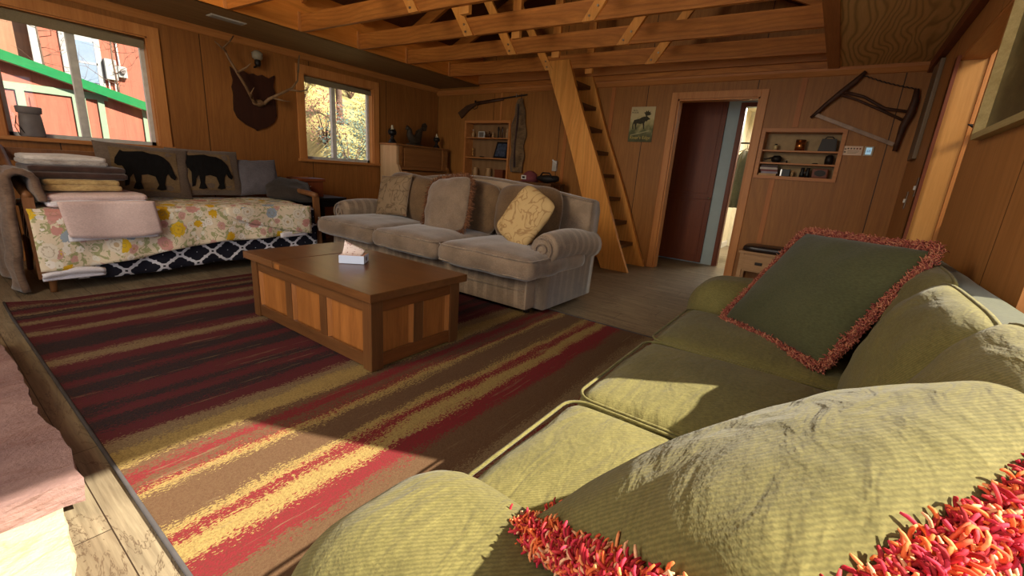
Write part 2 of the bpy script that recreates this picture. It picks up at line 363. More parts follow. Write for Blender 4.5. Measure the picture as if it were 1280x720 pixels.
fr_near = fringe_mat('fringe_multi', [S(170, 36, 50), S(206, 66, 70), S(224, 110, 60), S(236, 150, 96), S(196, 54, 74), S(226, 170, 130), S(150, 40, 44), S(214, 90, 60)])
fr_far = fringe_mat('fringe_rust', [S(150, 84, 70), S(176, 104, 84), S(134, 66, 60), S(190, 128, 98)])
fr_grey = fringe_mat('fringe_taupe', [S(120, 80, 56), S(146, 100, 70), S(104, 70, 50)])
stone_pink = None
def stone(name, a, b, vein, k=1):
    m = NT(name, 0.75, 0.3); n1 = m.noise(m.mp((1, 2.5, 6)), 2.2*k, 8, 0.65, 0.5)
    c = m.ramp(n1, [(0.3, a), (0.7, b)])
    vn = m.noise(m.mp((1, 3, 9)), 1.8*k, 4, 0.6, 0.9)
    c = m.mix(m.ramp(vn, [(0.47, g(0)), (0.5, g(0.5)), (0.53, g(0))]), c, vein)
    m.col(c); m.bump(m.noise(scale=18, det=8, rough=0.7), 0.7, 0.02); return m.m
stone_pink = stone('pink_sandstone', S(116, 88, 84), S(146, 116, 108), S(112, 76, 64))
stone_pale = stone('pale_sandstone', S(168, 154, 128), S(196, 184, 160), S(170, 150, 90))
# ------------------------------------------------------------------ structure
XF, YL, YR, XB = 5.69, 5.835, -0.46, -1.60
def wall_y(name, y0, y1, x0, x1, z0, z1, holes, mat):
    """wall slab normal to Y with rectangular holes (x0,x1,z0,z1)"""
    b = B(); xs = sorted({x0, x1, *[h[0] for h in holes], *[h[1] for h in holes]}); zs = sorted({z0, z1, *[h[2] for h in holes], *[h[3] for h in holes]})
    for i in range(len(xs)-1):
        for j in range(len(zs)-1):
            cx, cz = (xs[i]+xs[i+1])/2, (zs[j]+zs[j+1])/2
            if any(h[0] < cx < h[1] and h[2] < cz < h[3] for h in holes): continue
            b.box(xs[i], xs[i+1], y0, y1, zs[j], zs[j+1])
    bmesh.ops.remove_doubles(b.bm, verts=b.bm.verts[:], dist=1e-5)
    return struct(name, b, mat)
def wall_x(name, x0, x1, y0, y1, z0, z1, holes, mat):
    b = B(); ys = sorted({y0, y1, *[h[0] for h in holes], *[h[1] for h in holes]}); zs = sorted({z0, z1, *[h[2] for h in holes], *[h[3] for h in holes]})
    for i in range(len(ys)-1):
        for j in range(len(zs)-1):
            cy, cz = (ys[i]+ys[i+1])/2, (zs[j]+zs[j+1])/2
            if any(h[0] < cy < h[1] and h[2] < cz < h[3] for h in holes): continue
            b.box(x0, x1, ys[i], ys[i+1], zs[j], zs[j+1])
    bmesh.ops.remove_doubles(b.bm, verts=b.bm.verts[:], dist=1e-5)
    return struct(name, b, mat)
struct('floor', B().box(XB-0.15, 9.6, -2.2, YL+0.12, -0.1, 0), floor_m)
W1 = (0.63, 1.70, 1.09, 2.12); W2 = (3.30, 4.36, 1.06, 2.11)
wall_y('wall_left', YL, YL+0.13, XB-0.1, XF+0.12, 0, 2.72, [W1, W2], ply_wall)
RW = (-1.15, 1.77, 0.78, 2.13)
wall_y('wall_right', YR-0.13, YR, XB-0.1, XF+0.1, 0, 2.95, [(3.16, 4.33, 0, 2.03), RW], wood('plywood_wall_lit', S(146, 96, 48), S(192, 136, 80), 2, 1, 0.5, ply=0.16, cr=0.6, seam=1.22, seamax='x'))  # lighter copy of the wall plywood, bounce light is in its colour
DO = (0.90, 1.78, 0, 2.06)
N1 = (0.09, 0.78, 1.245, 1.70); N2 = (4.28, 5.15, 0.95, 1.80)
wall_x('wall_far', XF, XF+0.12, YR-0.13, YL, 0, 4.1, [DO, N1, N2], ply_far)
wall_x('wall_back', XB-0.1, XB, YR-0.13, YL, 0, 4.1, [(0.5, 3.3, 0.75, 2.25), (1.8, 3.4, 2.6, 3.3)], ply_far)
# soffits
struct('ceiling', B().box(XB, XF, 4.87, YL, 2.345, 2.40), ply_soffit)
struct('ceiling', B().box(XB, XF, YR, 0.33, 2.305, 2.36), ply_ceil)
struct('trim_1', B().box(XB, XF, 0.25, 0.345, 2.29, 2.55), pine_x)
struct('wall_loft', B().box(XB, XF, 4.865, 4.90, 2.345, 2.74), ply_loft)
struct('wall_loft', B().box(XB, XF, 0.30, 0.33, 2.36, 2.80), ply_loft)
# roof slopes
RZ = 3.75
struct('ceiling', B().prism([(XB-0.1, 5.0, 2.68), (XB-0.1, 2.6, RZ), (XB-0.1, 2.6, RZ+0.1), (XB-0.1, 5.0, 2.80)], (XF-XB+0.2, 0, 0)), roof_m)
struct('ceiling', B().prism([(XB-0.1, 0.2, 2.68), (XB-0.1, 2.6, RZ), (XB-0.1, 2.6, RZ+0.1), (XB-0.1, 0.2, 2.80)], (XF-XB+0.2, 0, 0)), roof_m)
struct('ceiling', B().box(XB-0.1, XF+0.1, 4.9, YL+0.2, 2.74, 2.82), roof_m)
struct('ceiling', B().box(XB-0.1, XF+0.1, YR-0.6, 0.3, 2.82, 2.90), roof_m)
# crown trims
struct('trim_2', B().prism([(XB, YL, 2.345), (XB, YL-0.035, 2.345), (XB, YL-0.035, 2.32), (XB, YL-0.015, 2.275), (XB, YL, 2.27)], (XF-XB, 0, 0)), pine_x)
struct('trim_3', B().prism([(XF, YR, 2.305), (XF-0.04, YR, 2.305), (XF-0.04, YR, 2.275), (XF-0.015, YR, 2.235), (XF, YR, 2.23)], (0, YL-YR, 0)), pine_y)
struct('trim_4', B().box(XB, XF, YR, YR+0.045, 2.215, 2.305, 0.008), brown_door)
struct('trim_5', B().box(XF-0.10, XF-0.001, 0.345, 4.865, 2.36, 2.47), pine_y)
struct('trim_6', B().box(XF-0.06, XF-0.001, 0.345, 4.865, 2.300, 2.358), joist_m)
# baseboards
struct('baseboard_left', B().box(XB, XF, YL-0.015, YL, 0, 0.09), pine_x)
struct('baseboard_far', B().box(XF-0.015, XF, 1.90, YL-0.02, 0, 0.08), pine_y)
struct('baseboard_far', B().box(XF-0.015, XF, YR, 0.80, 0, 0.08), pine_y)
# battens on the far wall
batten_m = wood('batten', S(150, 86, 40), S(196, 124, 62), 2)
for y, za, zb in ((0.62, 0.5, 1.205), (0.52, 1.745, 2.23), (2.62, 0.08, 2.23), (3.28, 0.08, 2.23)): struct('trim_7', B().box(XF-0.008, XF, y-0.025, y+0.025, za, zb), batten_m)
struct('trim_8', B().box(XF-0.010, XF, 4.44, 4.47, 1.82, 2.23), pine)
# windows in the left wall
glass_m = NT('window_glass', 0.02)
tr = glass_m.n('ShaderNodeBsdfTransparent'); gl = glass_m.n('ShaderNodeBsdfGlossy'); gl.inputs['Roughness'].default_value = 0.02
mx = glass_m.n('ShaderNodeMixShader'); mx.inputs[0].default_value = 0.05
glass_m.lk(tr.outputs[0], mx.inputs[1]); glass_m.lk(gl.outputs[0], mx.inputs[2]); glass_m.lk(mx.outputs[0], glass_m.t.nodes['Material Output'].inputs[0]); glass_m = glass_m.m
def window(n, x0, x1, z0, z1, mull):
    root = bpy.data.objects.new(f'window_{n}', None); COL.objects.link(root); root.location = ((x0+x1)/2, YL, z0); root['kind'] = 'structure'
    c = 0.10
    b = B(); y0, y1 = YL-0.022, YL
    b.box(x0-c, x1+c, y0, y1, z1, z1+c, 0.003).box(x0-c, x0, y0, y1, z0-0.02, z1, 0.003).box(x1, x1+c, y0, y1, z0-0.02, z1, 0.003)
    mk('window_casing', b, pine_x if False else pine, root)
    mk('window_sill', B().box(x0-c-0.02, x1+c+0.02, YL-0.045, YL+0.06, z0-0.035, z0, 0.004), pine_x, root)
    b = B().box(x0, x0+0.012, YL, YL+0.08, z0, z1).box(x1-0.012, x1, YL, YL+0.08, z0, z1).box(x0, x1, YL, YL+0.08, z1-0.012, z1)
    mk('jamb', b, pine, root)
    f = 0.035; yy0, yy1 = YL+0.075, YL+0.115; a0, a1, b0, b1 = x0+0.012, x1-0.012, z0, z1-0.012
    b = B().box(a0, a0+f, yy0, yy1, b0, b1).box(a1-f, a1, yy0, yy1, b0, b1).box(a0, a1, yy0, yy1, b0, b0+f).box(a0, a1, yy0, yy1, b1-f, b1)
    mk('window_frame', b, vinyl_m, root)
    mk('mullion', B().box(mull-0.03, mull+0.03, yy0-0.01, yy1, b0+f, b1-f, 0.004), vinyl_m, root)
    for p, q in ((a0+f, mull-0.03), (mull+0.03, a1-f)):
        mk('glass_pane', B().box(p, q, yy0+0.015, yy0+0.021, b0+f, b1-f), glass_m, root)
    return root
window(1, *W1, 1.15); window(2, *W2, 3.76)
shade_m = fabric('roller_shade', S(120, 108, 84), S(146, 132, 106), 300, 0.1, blot=4, sheen=0)
for (x0, x1, z0, z1), d, lab in ((W1, 0.10, 'olive roller blind rolled up at the head of the wide window above the daybed'), (W2, 0.085, 'olive roller blind rolled up at the head of the smaller window beside the piano')):
    t = thing('roller_blind', lab, 'blind', ((x0+x1)/2, YL+0.03, z1-0.02), 'rolled up window blinds')
    mk('blind_roll', B().tube([(x0+0.02, YL+0.035, z1-0.045), (x1-0.02, YL+0.035, z1-0.045)], 0.026, 14), shade_m, t, smooth=True)
    mk('blind_cloth', B().box(x0+0.025, x1-0.025, YL+0.008, YL+0.014, z1-d, z1-0.04), shade_m, t)
    mk('hem_bar', B().box(x0+0.025, x1-0.025, YL+0.004, YL+0.018, z1-d-0.012, z1-d+0.006, 0.003), shade_m, t)
# right wall window (behind and beside the camera)
root = bpy.data.objects.new('window_3', None); COL.objects.link(root); root.location = (0.3, YR, 0.78); root['kind'] = 'structure'
b = B(); x0, x1, z0, z1 = RW
b.box(x0-0.09, x1+0.04, YR-0.001, YR+0.018, z1, z1+0.08).box(x0-0.09, x0, YR-0.001, YR+0.018, z0, z1)
mk('window_casing', b, pine, root)
mk('glass_pane', B().box(x0, x1, YR-0.10, YR-0.094, z0, z1), glass_m, root)
# casing round the opening to the hall: door_1
root = bpy.data.objects.new('door_1', None); COL.objects.link(root); root.location = (XF, 1.34, 0); root['kind'] = 'structure'
d0, d1, _, dz = DO
mk('door_casing', B().box(XF-0.02, XF+0.001, d0-0.075, d0, 0, dz+0.075, 0.004).box(XF-0.02, XF+0.001, d1, d1+0.075, 0, dz+0.075, 0.004).box(XF-0.02, XF+0.001, d0, d1, dz, dz+0.075, 0.004), pine, root)
mk('door_jamb', B().box(XF, XF+0.13, d0-0.001, d0+0.018, 0, dz).box(XF, XF+0.13, d1-0.018, d1+0.001, 0, dz).box(XF, XF+0.13, d0, d1, dz-0.018, dz+0.001), pine, root)
# hallway beyond
HX = 6.62
wall_x('wall_hall', HX, HX+0.1, -0.2, 3.0, 0, 2.5, [(0.62, 1.20, 0, 2.10)], bluewall_m)
struct('wall_hall', B().box(XF+0.12, HX, 2.55, 2.65, 0, 2.5), ply_wall)
struct('wall_hall', B().box(XF+0.20, HX, -0.30, -0.20, 0, 2.5), cream_m)
struct('ceiling_hall', B().box(XF+0.12, 9.4, -0.3, 3.0, 2.4, 2.45), cream_m)
root = bpy.data.objects.new('door_2', None); COL.objects.link(root); root.location = (HX, 0.9, 0); root['kind'] = 'structure'
mk('door_casing', B().box(HX-0.02, HX, 1.20, 1.25, 0, 2.15).box(HX-0.02, HX, 0.56, 0.62, 0, 2.17).box(HX-0.02, HX, 0.62, 1.20, 2.10, 2.15), brown_door, root)
mk('door_jamb', B().box(HX, HX+0.1, 1.188, 1.201, 0, 2.1).box(HX, HX+0.1, 0.619, 0.635, 0, 2.1), brown_door, root)
struct('wall_side_room', B().box(9.2, 9.3, -0.5, 3.0, 0, 2.4), cream_m)
struct('wall_side_room', B().box(HX+0.1, 9.2, 1.55, 1.62, 0, 2.4), cream_m)
struct('wall_side_room', B().box(HX+0.1, 9.2, -0.3, -0.23, 0, 2.4), cream_m)
struct('baseboard_side_room', B().box(HX+0.1, 9.2, 1.53, 1.55, 0, 0.10), white_m)
t = thing('closet_door', 'dark brown two-panel closet door standing closed in the hall beyond the doorway', 'door', (HX-0.05, 1.75, 0))
mk('door_leaf', B().box(HX-0.045, HX-0.005, 1.40, 2.20, 0.02, 2.27, 0.003), brown_door, t)
mk('upper_panel', B().box(HX-0.055, HX-0.045, 1.46, 2.13, 0.98, 2.20, 0.003), brown_door, t)
mk('lower_panel', B().box(HX-0.055, HX-0.045, 1.46, 2.13, 0.10, 0.86, 0.003), brown_door, t)
mk('door_rail', B().box(HX-0.062, HX-0.045, 1.40, 2.20, 0.90, 0.94, 0.003), brown_door, t)
mk('door_knob', B().tube([(HX-0.045, 1.425, 0.92), (HX-0.08, 1.425, 0.92)], [0.008, 0.014], 10), steel_m, t, smooth=True)
# coats on a rail in the side room
coat_m = fabric('khaki_cloth', S(120, 106, 78), S(168, 152, 118), 120, 0.3, blot=5)
coat2_m = fabric('olive_cloth', S(84, 78, 58), S(120, 110, 84), 120, 0.3, blot=5)
for i, (yy, xx, m_, lab) in enumerate(((1.22, 7.45, coat2_m, 'dark olive coat hanging nearest the closet door in the bright side room'), (0.98, 7.66, coat_m, 'khaki coat hanging behind the olive one in the bright side room'))):
    t = thing('hanging_coat', lab, 'coat', (xx, yy, 1.62), 'coats in the side room')
    def coat(u, v, xx=xx, yy=yy, i=i):
        a = 2*PI*u; z = 1.62-0.82*v; w = 0.05+0.10*min(1, v*6)**0.5+0.03*v; f = 1+0.12*math.sin(a*7+i)
        return (xx+math.cos(a)*w*1.4*f, yy+math.sin(a)*w*0.75*f, z)
    b = B(); b.grid(coat, 40, 10, True); mk('coat_body', b, m_, t, smooth=True)
    mk('coat_hanger', B().tube([(xx, yy+0.1, 1.60), (xx, yy, 1.65), (xx, yy-0.1, 1.60)], 0.006, 6).tube([(xx, yy, 1.65), (xx, yy, 1.72)], 0.004, 6), iron_m, t)
    mk('sleeve', B().tube([(xx-0.12, yy+0.08, 1.55), (xx-0.15, yy+0.11, 1.25), (xx-0.14, yy+0.10, 1.0)], [0.05, 0.045, 0.04], 10), m_, t, smooth=True)
tag(mk('coat_rail', B().tube([(7.55, -0.23, 1.735), (7.55, 1.55, 1.735)], 0.012, 8), iron_m, None, (7.55, 1.0, 1.735)), 'dark rail spanning the bright side room above the coats', 'rail')
area('side_room_fill', (8.2, 0.6, 2.2), (-0.3, 0.3, -1), 0.8, 0.8, 60, (1.0, 0.94, 0.82))  # added fill under the ceiling to brighten the side room
# niches
def niche(y0, y1, z0, z1, shelves, back, wm, nm):
    x1 = XF+0.16
    b = B().box(x1, x1+0.012, y0-0.01, y1+0.01, z0-0.01, z1+0.01)
    struct(nm, b, back)
    b = B().box(XF+0.001, x1, y0-0.015, y0+0.003, z0-0.015, z1+0.015).box(XF+0.001, x1, y1-0.003, y1+0.015, z0-0.015, z1+0.015).box(XF+0.001, x1, y0+0.003, y1-0.003, z0-0.015, z0+0.0002).box(XF+0.001, x1, y0+0.003, y1-0.003, z1-0.003, z1+0.015)
    c = 0.035
    b.box(XF-0.02, XF, y0-c, y0, z0-c, z1+c).box(XF-0.02, XF, y1, y1+c, z0-c, z1+c).box(XF-0.02, XF, y0, y1, z0-c, z0).box(XF-0.02, XF, y0, y1, z1, z1+c)
    for z in shelves: b.box(XF-0.005, x1, y0, y1, z-0.016, z)
    struct(nm, b, wm)
niche(*N1, (1.385, 1.515), plain('plaster_back', S(176, 150, 112), 0.9), pine_y, 'trim_9')
niche(*N2, (1.272, 1.580), wood('niche_back', S(120, 88, 56), S(150, 114, 76), 2), pine_y, 'trim_10')
# opening in the right wall with stairs
jamb_m = wood('jamb_fir', S(176, 122, 60), S(214, 160, 92), 2)
struct('trim_11', B().box(4.29, 4.328, YR-0.14, YR+0.02, 0, 2.028), jamb_m)
struct('trim_11', B().box(4.24, 4.33, YR+0.001, YR+0.02, 0, 2.03), brown_door)
struct('trim_11', B().box(3.161, 4.289, YR-0.129, YR-0.001, 2.008, 2.028), pine_x)
struct('trim_11', B().box(4.27, 4.34, YR-0.165, YR-0.141, 0, 2.41), pine)
struct('ceiling_stair', B().box(2.6, 5.8, -1.9, YR-0.131, 2.42, 2.47), ply_ceil)
struct('wall_stair', B().box(5.69, 5.80, -1.8, YR-0.131, 0, 2.9), jamb_m)
struct('wall_stair', B().box(2.6, 5.8, -1.9, -1.8, 0, 3.0), jamb_m)
carpet_m = fabric('stair_carpet', S(60, 60, 62), S(84, 84, 84), 90, 0.5, blot=8)
t = thing('staircase', 'dark carpeted stair flight rising beyond the opening in the right wall', 'stairs', (4.0, -1.1, 0))
for i in range(9):
    x = 5.57-i*0.33
    mk('step', B().box(x-0.34, x, -1.70, YR-0.17, 0.0 if i == 0 else 0.19*i-0.02, 0.19*(i+1), 0.006), carpet_m, t)
    mk('step_nosing', B().box(x-0.01, x+0.012, -1.70, YR-0.17, 0.19*(i+1)-0.03, 0.19*(i+1)+0.004, 0.003), jamb_m, t)
area('stairwell_fill', (3.3, -1.2, 2.38), (0.3, 0.25, -1), 0.5, 0.5, 16, (1.0, 0.86, 0.62))  # added fill that lifts the jamb and header of the opening
# ------------------------------------------------------------------ roof trusses
chord_names = ['nearest one, left end above the antlers', 'second nearest, between antlers and smaller window', 'third one, left end above the smaller window', 'fourth one, just in front of the ladder top', 'farthest one, nearest the far wall']
def truss(x0, lab):
    sk = 0.262
    X = lambda y: x0+(4.865-y)/4.52*sk
    t = thing('roof_truss', 'roof truss with bolted braces, '+lab, 'truss', (x0, 2.6, 2.34), 'exposed roof trusses')
    b = B().beam((X(4.863), 4.863, 2.42), (X(0.347), 0.347, 2.42), 0.038, 0.16)
    mk('bottom_chord', b, joist_m, t)
    mk('hanger_block', B().box(x0-0.045, x0-0.02, 4.845, 4.864, 2.34, 2.52), pine, t)
    th = 0.038
    for yb, yt, sd in ((3.22, 3.80, 1), (1.97, 1.38, -1)):
        dx = -0.040
        p = Vector((X(yb)+dx, yb, 2.335)); q = Vector((X(yb)+dx, yt, 3.18))
        d = (q-p).normalized(); n = Vector((0, d.z, -d.y))*0.052
        # brace with a level cut foot
        b = B().prism([p-Vector((0, 0.056, 0)), p+Vector((0, 0.056, 0)), q+Vector((0, 0.056, 0)), q-Vector((0, 0.056, 0))], (th, 0, 0))
        br = mk('brace', b, brace_m, t)
        for k in (0.045, 0.125):
            c = p+d*k+Vector((0.0, 0.012*(1 if k < 0.1 else -1), 0))
            mk('bolt', B().tube([c+Vector((0.002, 0, 0)), c+Vector((-0.010, 0, 0))], 0.0095, 8), steel_m, br, smooth=False)
    kp = 2.72
    mk('king_post', B().box(X(kp)+0.022, X(kp)+0.060, kp-0.045, kp+0.045, 2.285, 3.66), brace_m, t)
    for s in (1, -1):
        y_e = 4.85 if s > 0 else 0.36
        mk('rafter', B().beam((x0, y_e, 2.66), (x0, 2.6, RZ-0.09), 0.038, 0.13), joist_m, t)
    return t
for x0, lab in zip((2.07, 2.77, 3.47, 4.19, 4.97), chord_names): truss(x0, lab)
# ------------------------------------------------------------------ ladder stair
t = thing('loft_ladder', 'steep open-tread pine ladder leaning up to the loft in front of the far wall', 'ladder', (5.3, 2.0, 0))
def stringer(x, w0, w1, sd):
    pts = []
    n = 14
    for i in range(n+1):
        f = i/n; pts.append((x, 1.86+f*1.09+0.012*math.sin(f*9+sd), 2.44*f))
    for i in range(n, -1, -1):
        f = i/n; w = w0+(w1-w0)*f
        pts.append((x, 1.86+f*1.09+w+0.014*math.sin(f*7+sd*2), 2.44*f))
    return B().prism(pts, (0.055, 0, 0), 0.006)
mk('stringer', stringer(5.03, 0.35, 0.32, 0.3), ladder_m, t)
mk('stringer', stringer(5.60, 0.52, 0.44, 1.4), ladder_m, t)
for k, z in enumerate((0.30, 0.57, 0.86, 1.14, 1.42, 1.70, 1.98, 2.24)):
    y = 1.86+z/2.44*1.09+0.06
    mk('tread', B().box(5.085, 5.60, y, y+0.22, z-0.045, z, 0.004), tread_m, t)
# ------------------------------------------------------------------ rug
b = B(); x0, x1, y0, y1 = 0.28, 3.02, 0.62, 4.24
def rg(u, v):
    x = x0+(x1-x0)*u; y = y0+(y1-y0)*v
    curl = 0.03*max(0, 1-((x-x0)**2+(y-y1)**2)**0.5/0.25)
    return (x, y, 0.010+curl+0.0015*noise.noise(Vector((x*3, y*3, 0))))
b.grid(rg, 60, 70)
ex = bmesh.ops.extrude_face_region(b.bm, geom=b.bm.faces[:])
for v in [e for e in ex['geom'] if isinstance(e, bmesh.types.BMVert)]: v.co.z -= 0.0085
t = thing('striped_rug', 'large area rug in irregular maroon, tan and brown stripes under the coffee chest', 'rug', (0, 0, 0))
mk('rug_pile', b, rug_m, t)
bind = plain('rug_binding', S(70, 66, 66), 0.9)
mk('rug_binding', B().tube([(x0, y0, 0.009), (x0, 2.4, 0.009), (x0, y1-0.25, 0.009), (x0, y1, 0.038)], 0.007, 8), bind, t, smooth=True)
mk('rug_binding', B().tube([(x1, y0, 0.009), (x1, y1, 0.009)], 0.007, 8), bind, t, smooth=True)
# ------------------------------------------------------------------ hearth stones
def slab(name, pts, z0, z1, mat, lab):
    b = B(); vs = []
    n = len(pts); out = []
    for i in range(n):
        p, q = Vector(pts[i]), Vector(pts[(i+1) % n]); k = max(2, int((q-p).length/0.05))
        for j in range(k):
            r = p.lerp(q, j/k); nn = noise.noise_vector(Vector((r.x*9, r.y*9, z0*50)))
            out.append((r.x+nn.x*0.018, r.y+nn.y*0.018))
    lv = 4; rings = []
    for l in range(lv+1):
        z = z0+(z1-z0)*l/lv; rings.append([b.bm.verts.new((x+noise.noise(Vector((x*20, y*20, z*60)))*0.010, y+noise.noise(Vector((y*20, x*20, z*60+5)))*0.010, z)) for x, y in out])
    for l in range(lv):
        for i in range(len(out)): b.bm.faces.new((rings[l][i], rings[l][(i+1) % len(out)], rings[l+1][(i+1) % len(out)], rings[l+1][i]))
    b.bm.faces.new(rings[-1]); b.bm.faces.new(rings[0][::-1])
    bmesh.ops.triangulate(b.bm, faces=[f for f in b.bm.faces if len(f.verts) > 4])
    return tag(mk(name, b, mat, None, (pts[0][0], pts[0][1], z0)), lab, 'stone slab')
slab('hearth_slab', [(-1.3, 1.66), (-0.5, 1.66), (0.17, 1.655), (0.185, 1.80), (0.165, 2.3), (0.175, 3.0), (0.16, 3.35), (-0.1, 3.7), (-1.3, 3.8)], 0.045, 0.12, stone_pink, 'dusky pink sandstone hearth slab with rough edge beside the rug')
slab('hearth_slab', [(-1.3, 0.75), (0.04, 0.80), (0.09, 1.3), (0.115, 1.55), (0.13, 1.72), (0.07, 1.80), (-0.3, 1.82), (-1.3, 1.84)], 0.001, 0.044, stone_pale, 'pale cream sandstone slab lying lower, in front of the pink slab')
slab('hearth_slab', [(-1.3, 1.88), (0.02, 1.88), (0.05, 2.6), (0.03, 3.4), (-1.3, 3.5)], 0.001, 0.044, stone_pink, 'dark base stone carrying the pink hearth slab')
# ------------------------------------------------------------------ coffee chest
def coffee_chest():
    X0, X1, Y0, Y1, H = 1.32, 1.98, 1.80, 3.10, 0.455; z0 = 0.012
    t = thing('coffee_chest', 'brown panelled wooden trunk coffee table on the striped rug', 'coffee table', (1.65, 2.45, z0))
    px = 0.075
    for x in (X0, X1-px):
        for y in (Y0, Y1-px): mk('corner_post', B().box(x, x+px, y, y+px, z0, H-0.045, 0.005), chest_frame, t)
    ins = 0.022
    # long sides
    for side, xs in ((-1, X0), (1, X1)):
        xi, xo = (xs+ins, xs+0.008) if side < 0 else (xs-ins, xs-0.008)
        a0, a1 = min(xi, xo), max(xi, xo)
        ll = (Y1-Y0-2*px)/3
        mk('top_rail', B().box(a0, a1+0.0 if side > 0 else a1, Y0+px, Y1-px, H-0.12, H-0.045, 0.003), chest_rail, t)
        mk('bottom_rail', B().box(a0, a1, Y0+px, Y1-px, z0+0.01, z0+0.085, 0.003), chest_rail, t)
        for k in range(3):
            p0 = Y0+px+ll*k; p1 = p0+ll
            xa, xb = (xs+0.030, xs+0.040) if side < 0 else (xs-0.040, xs-0.030)
            mk('side_panel', B().box(xa, xb, p0, p1, z0+0.05, H-0.08), chest_panel, t)
            if k:
                mk('stile', B().box(a0, a1, p0-0.035, p0+0.035, z0+0.085, H-0.12, 0.003), chest_frame, t)
            # bevelled moulding at the panel sides
            for yy, s in ((p0+(0.035 if k else 0.0), 1), (p1-(0.035 if k < 2 else 0.0), -1)):
                xm = xs+0.012 if side < 0 else xs-0.012; xn = xs+0.030 if side < 0 else xs-0.030
                mk('panel_moulding', B().prism([(xm, yy, z0+0.085), (xn, yy, z0+0.085), (xn, yy+s*0.022, z0+0.085)], (0, 0, H-0.12-z0-0.085)), chest_panel, t)
    for side, ys in ((-1, Y0), (1, Y1)):
        b0, b1 = (ys+0.008, ys+ins) if side < 0 else (ys-ins, ys-0.008)
        ww = (X1-X0-2*px)/2
        mk('top_rail', B().box(X0+px, X1-px, b0, b1, H-0.12, H-0.045, 0.003), chest_rail_x, t)
        mk('bottom_rail', B().box(X0+px, X1-px, b0, b1, z0+0.01, z0+0.085, 0.003), chest_rail_x, t)
        for k in range(2):
            p0 = X0+px+ww*k; p1 = p0+ww
            ya, yb = (ys+0.030, ys+0.040) if side < 0 else (ys-0.040, ys-0.030)
            mk('end_panel', B().box(p0, p1, ya, yb, z0+0.05, H-0.08), chest_panel, t)
            if k: mk('stile', B().box(p0-0.035, p0+0.035, b0, b1, z0+0.085, H-0.12, 0.003), chest_frame, t)
            for xx, s in ((p0+(0.035 if k else 0.0), 1), (p1-(0.035 if k < 1 else 0.0), -1)):
                ym = ys+0.012 if side < 0 else ys-0.012; yn = ys+0.030 if side < 0 else ys-0.030
                mk('panel_moulding', B().prism([(xx, ym, z0+0.085), (xx, yn, z0+0.085), (xx+s*0.022, yn, z0+0.085)], (0, 0, H-0.12-z0-0.085)), chest_panel, t)
    yc = 2.62
    mk('fixed_top', B().box(X0-0.03, X1+0.03, Y0-0.035, yc+0.12, H-0.045, H, 0.005), chest_top, t)
    mk('lift_top', B().box(X0-0.03, X1+0.03, yc+0.124, Y1+0.035, H-0.045, H+0.001, 0.005), chest_top, t)
    b = B(); b.box(X0-0.034, X0-0.026, yc+0.03, yc+0.085, H-0.040, H-0.008, 0.002)
    mk('end_cap', b, chest_panel, t)
coffee_chest()
# tissue / leaflet box
t = thing('tissue_box', 'small white box with a printed flap standing open on the coffee chest', 'box', (1.66, 2.42, 0.456))
c0 = Vector((1.665, 2.44, 0.457)); ang = math.radians(-50)
def rb(x, y, z): return (c0.x+x*math.cos(ang)-y*math.sin(ang), c0.y+x*math.sin(ang)+y*math.cos(ang), c0.z+z)
b = B(); hw, hd, hh = 0.078, 0.060, 0.052
b.prism([rb(-hw, -hd, 0), rb(hw, -hd, 0), rb(hw, hd, 0), rb(-hw, hd, 0)], (0, 0, hh), 0.002)
mk('box_body', b, plain('box_card', S(206, 218, 240), 0.6, var=0.03), t)
pap = NT('printed_paper', 0.7); pap.col(pap.mix(pap.ramp(pap.noise(pap.mp((1, 1, 1)), 60, 3), [(0.6, g(0)), (0.64, g(1))]), S(236, 220, 214), S(150, 86, 84)))
b = B(); b.grid(lambda u, v: rb(-hw+0.008+0.13*u, -hd+0.010+0.10*v, hh+0.002+0.075*max(0, (v-0.25)/0.75)**1.8*(1-0.75*u)), 12, 12)
ex = bmesh.ops.extrude_face_region(b.bm, geom=b.bm.faces[:])
for v in [e for e in ex['geom'] if isinstance(e, bmesh.types.BMVert)]: v.co.z += 0.0012
mk('paper_flap', b, pap.m, t, smooth=True)
mk('box_emblem', B().ball(rb(hw+0.0005, 0, 0.026), 0.012, 0.012, 0.012, 12), plain('emblem_blue', S(60, 62, 84)), t) if False else None
b = B(); q = [rb(hw+0.0008, 0.012*math.cos(a)+0.0, 0.026+0.014*math.sin(a)) for a in [2*PI*k/16 for k in range(16)]]
dv = Vector(rb(1, 0, 0))-Vector(rb(0, 0, 0)); b.prism(q, dv*0.001); mk('box_emblem', b, plain('emblem_blue', S(60, 62, 84)), t)
mk('box_lining', B().prism([rb(-hw+0.003, -hd+0.003, hh), rb(hw-0.003, -hd+0.003, hh), rb(hw-0.003, hd-0.003, hh), rb(-hw+0.003, hd-0.003, hh)], (0, 0, 0.0012)), plain('box_lid_print', S(206, 160, 140), 0.6), t)
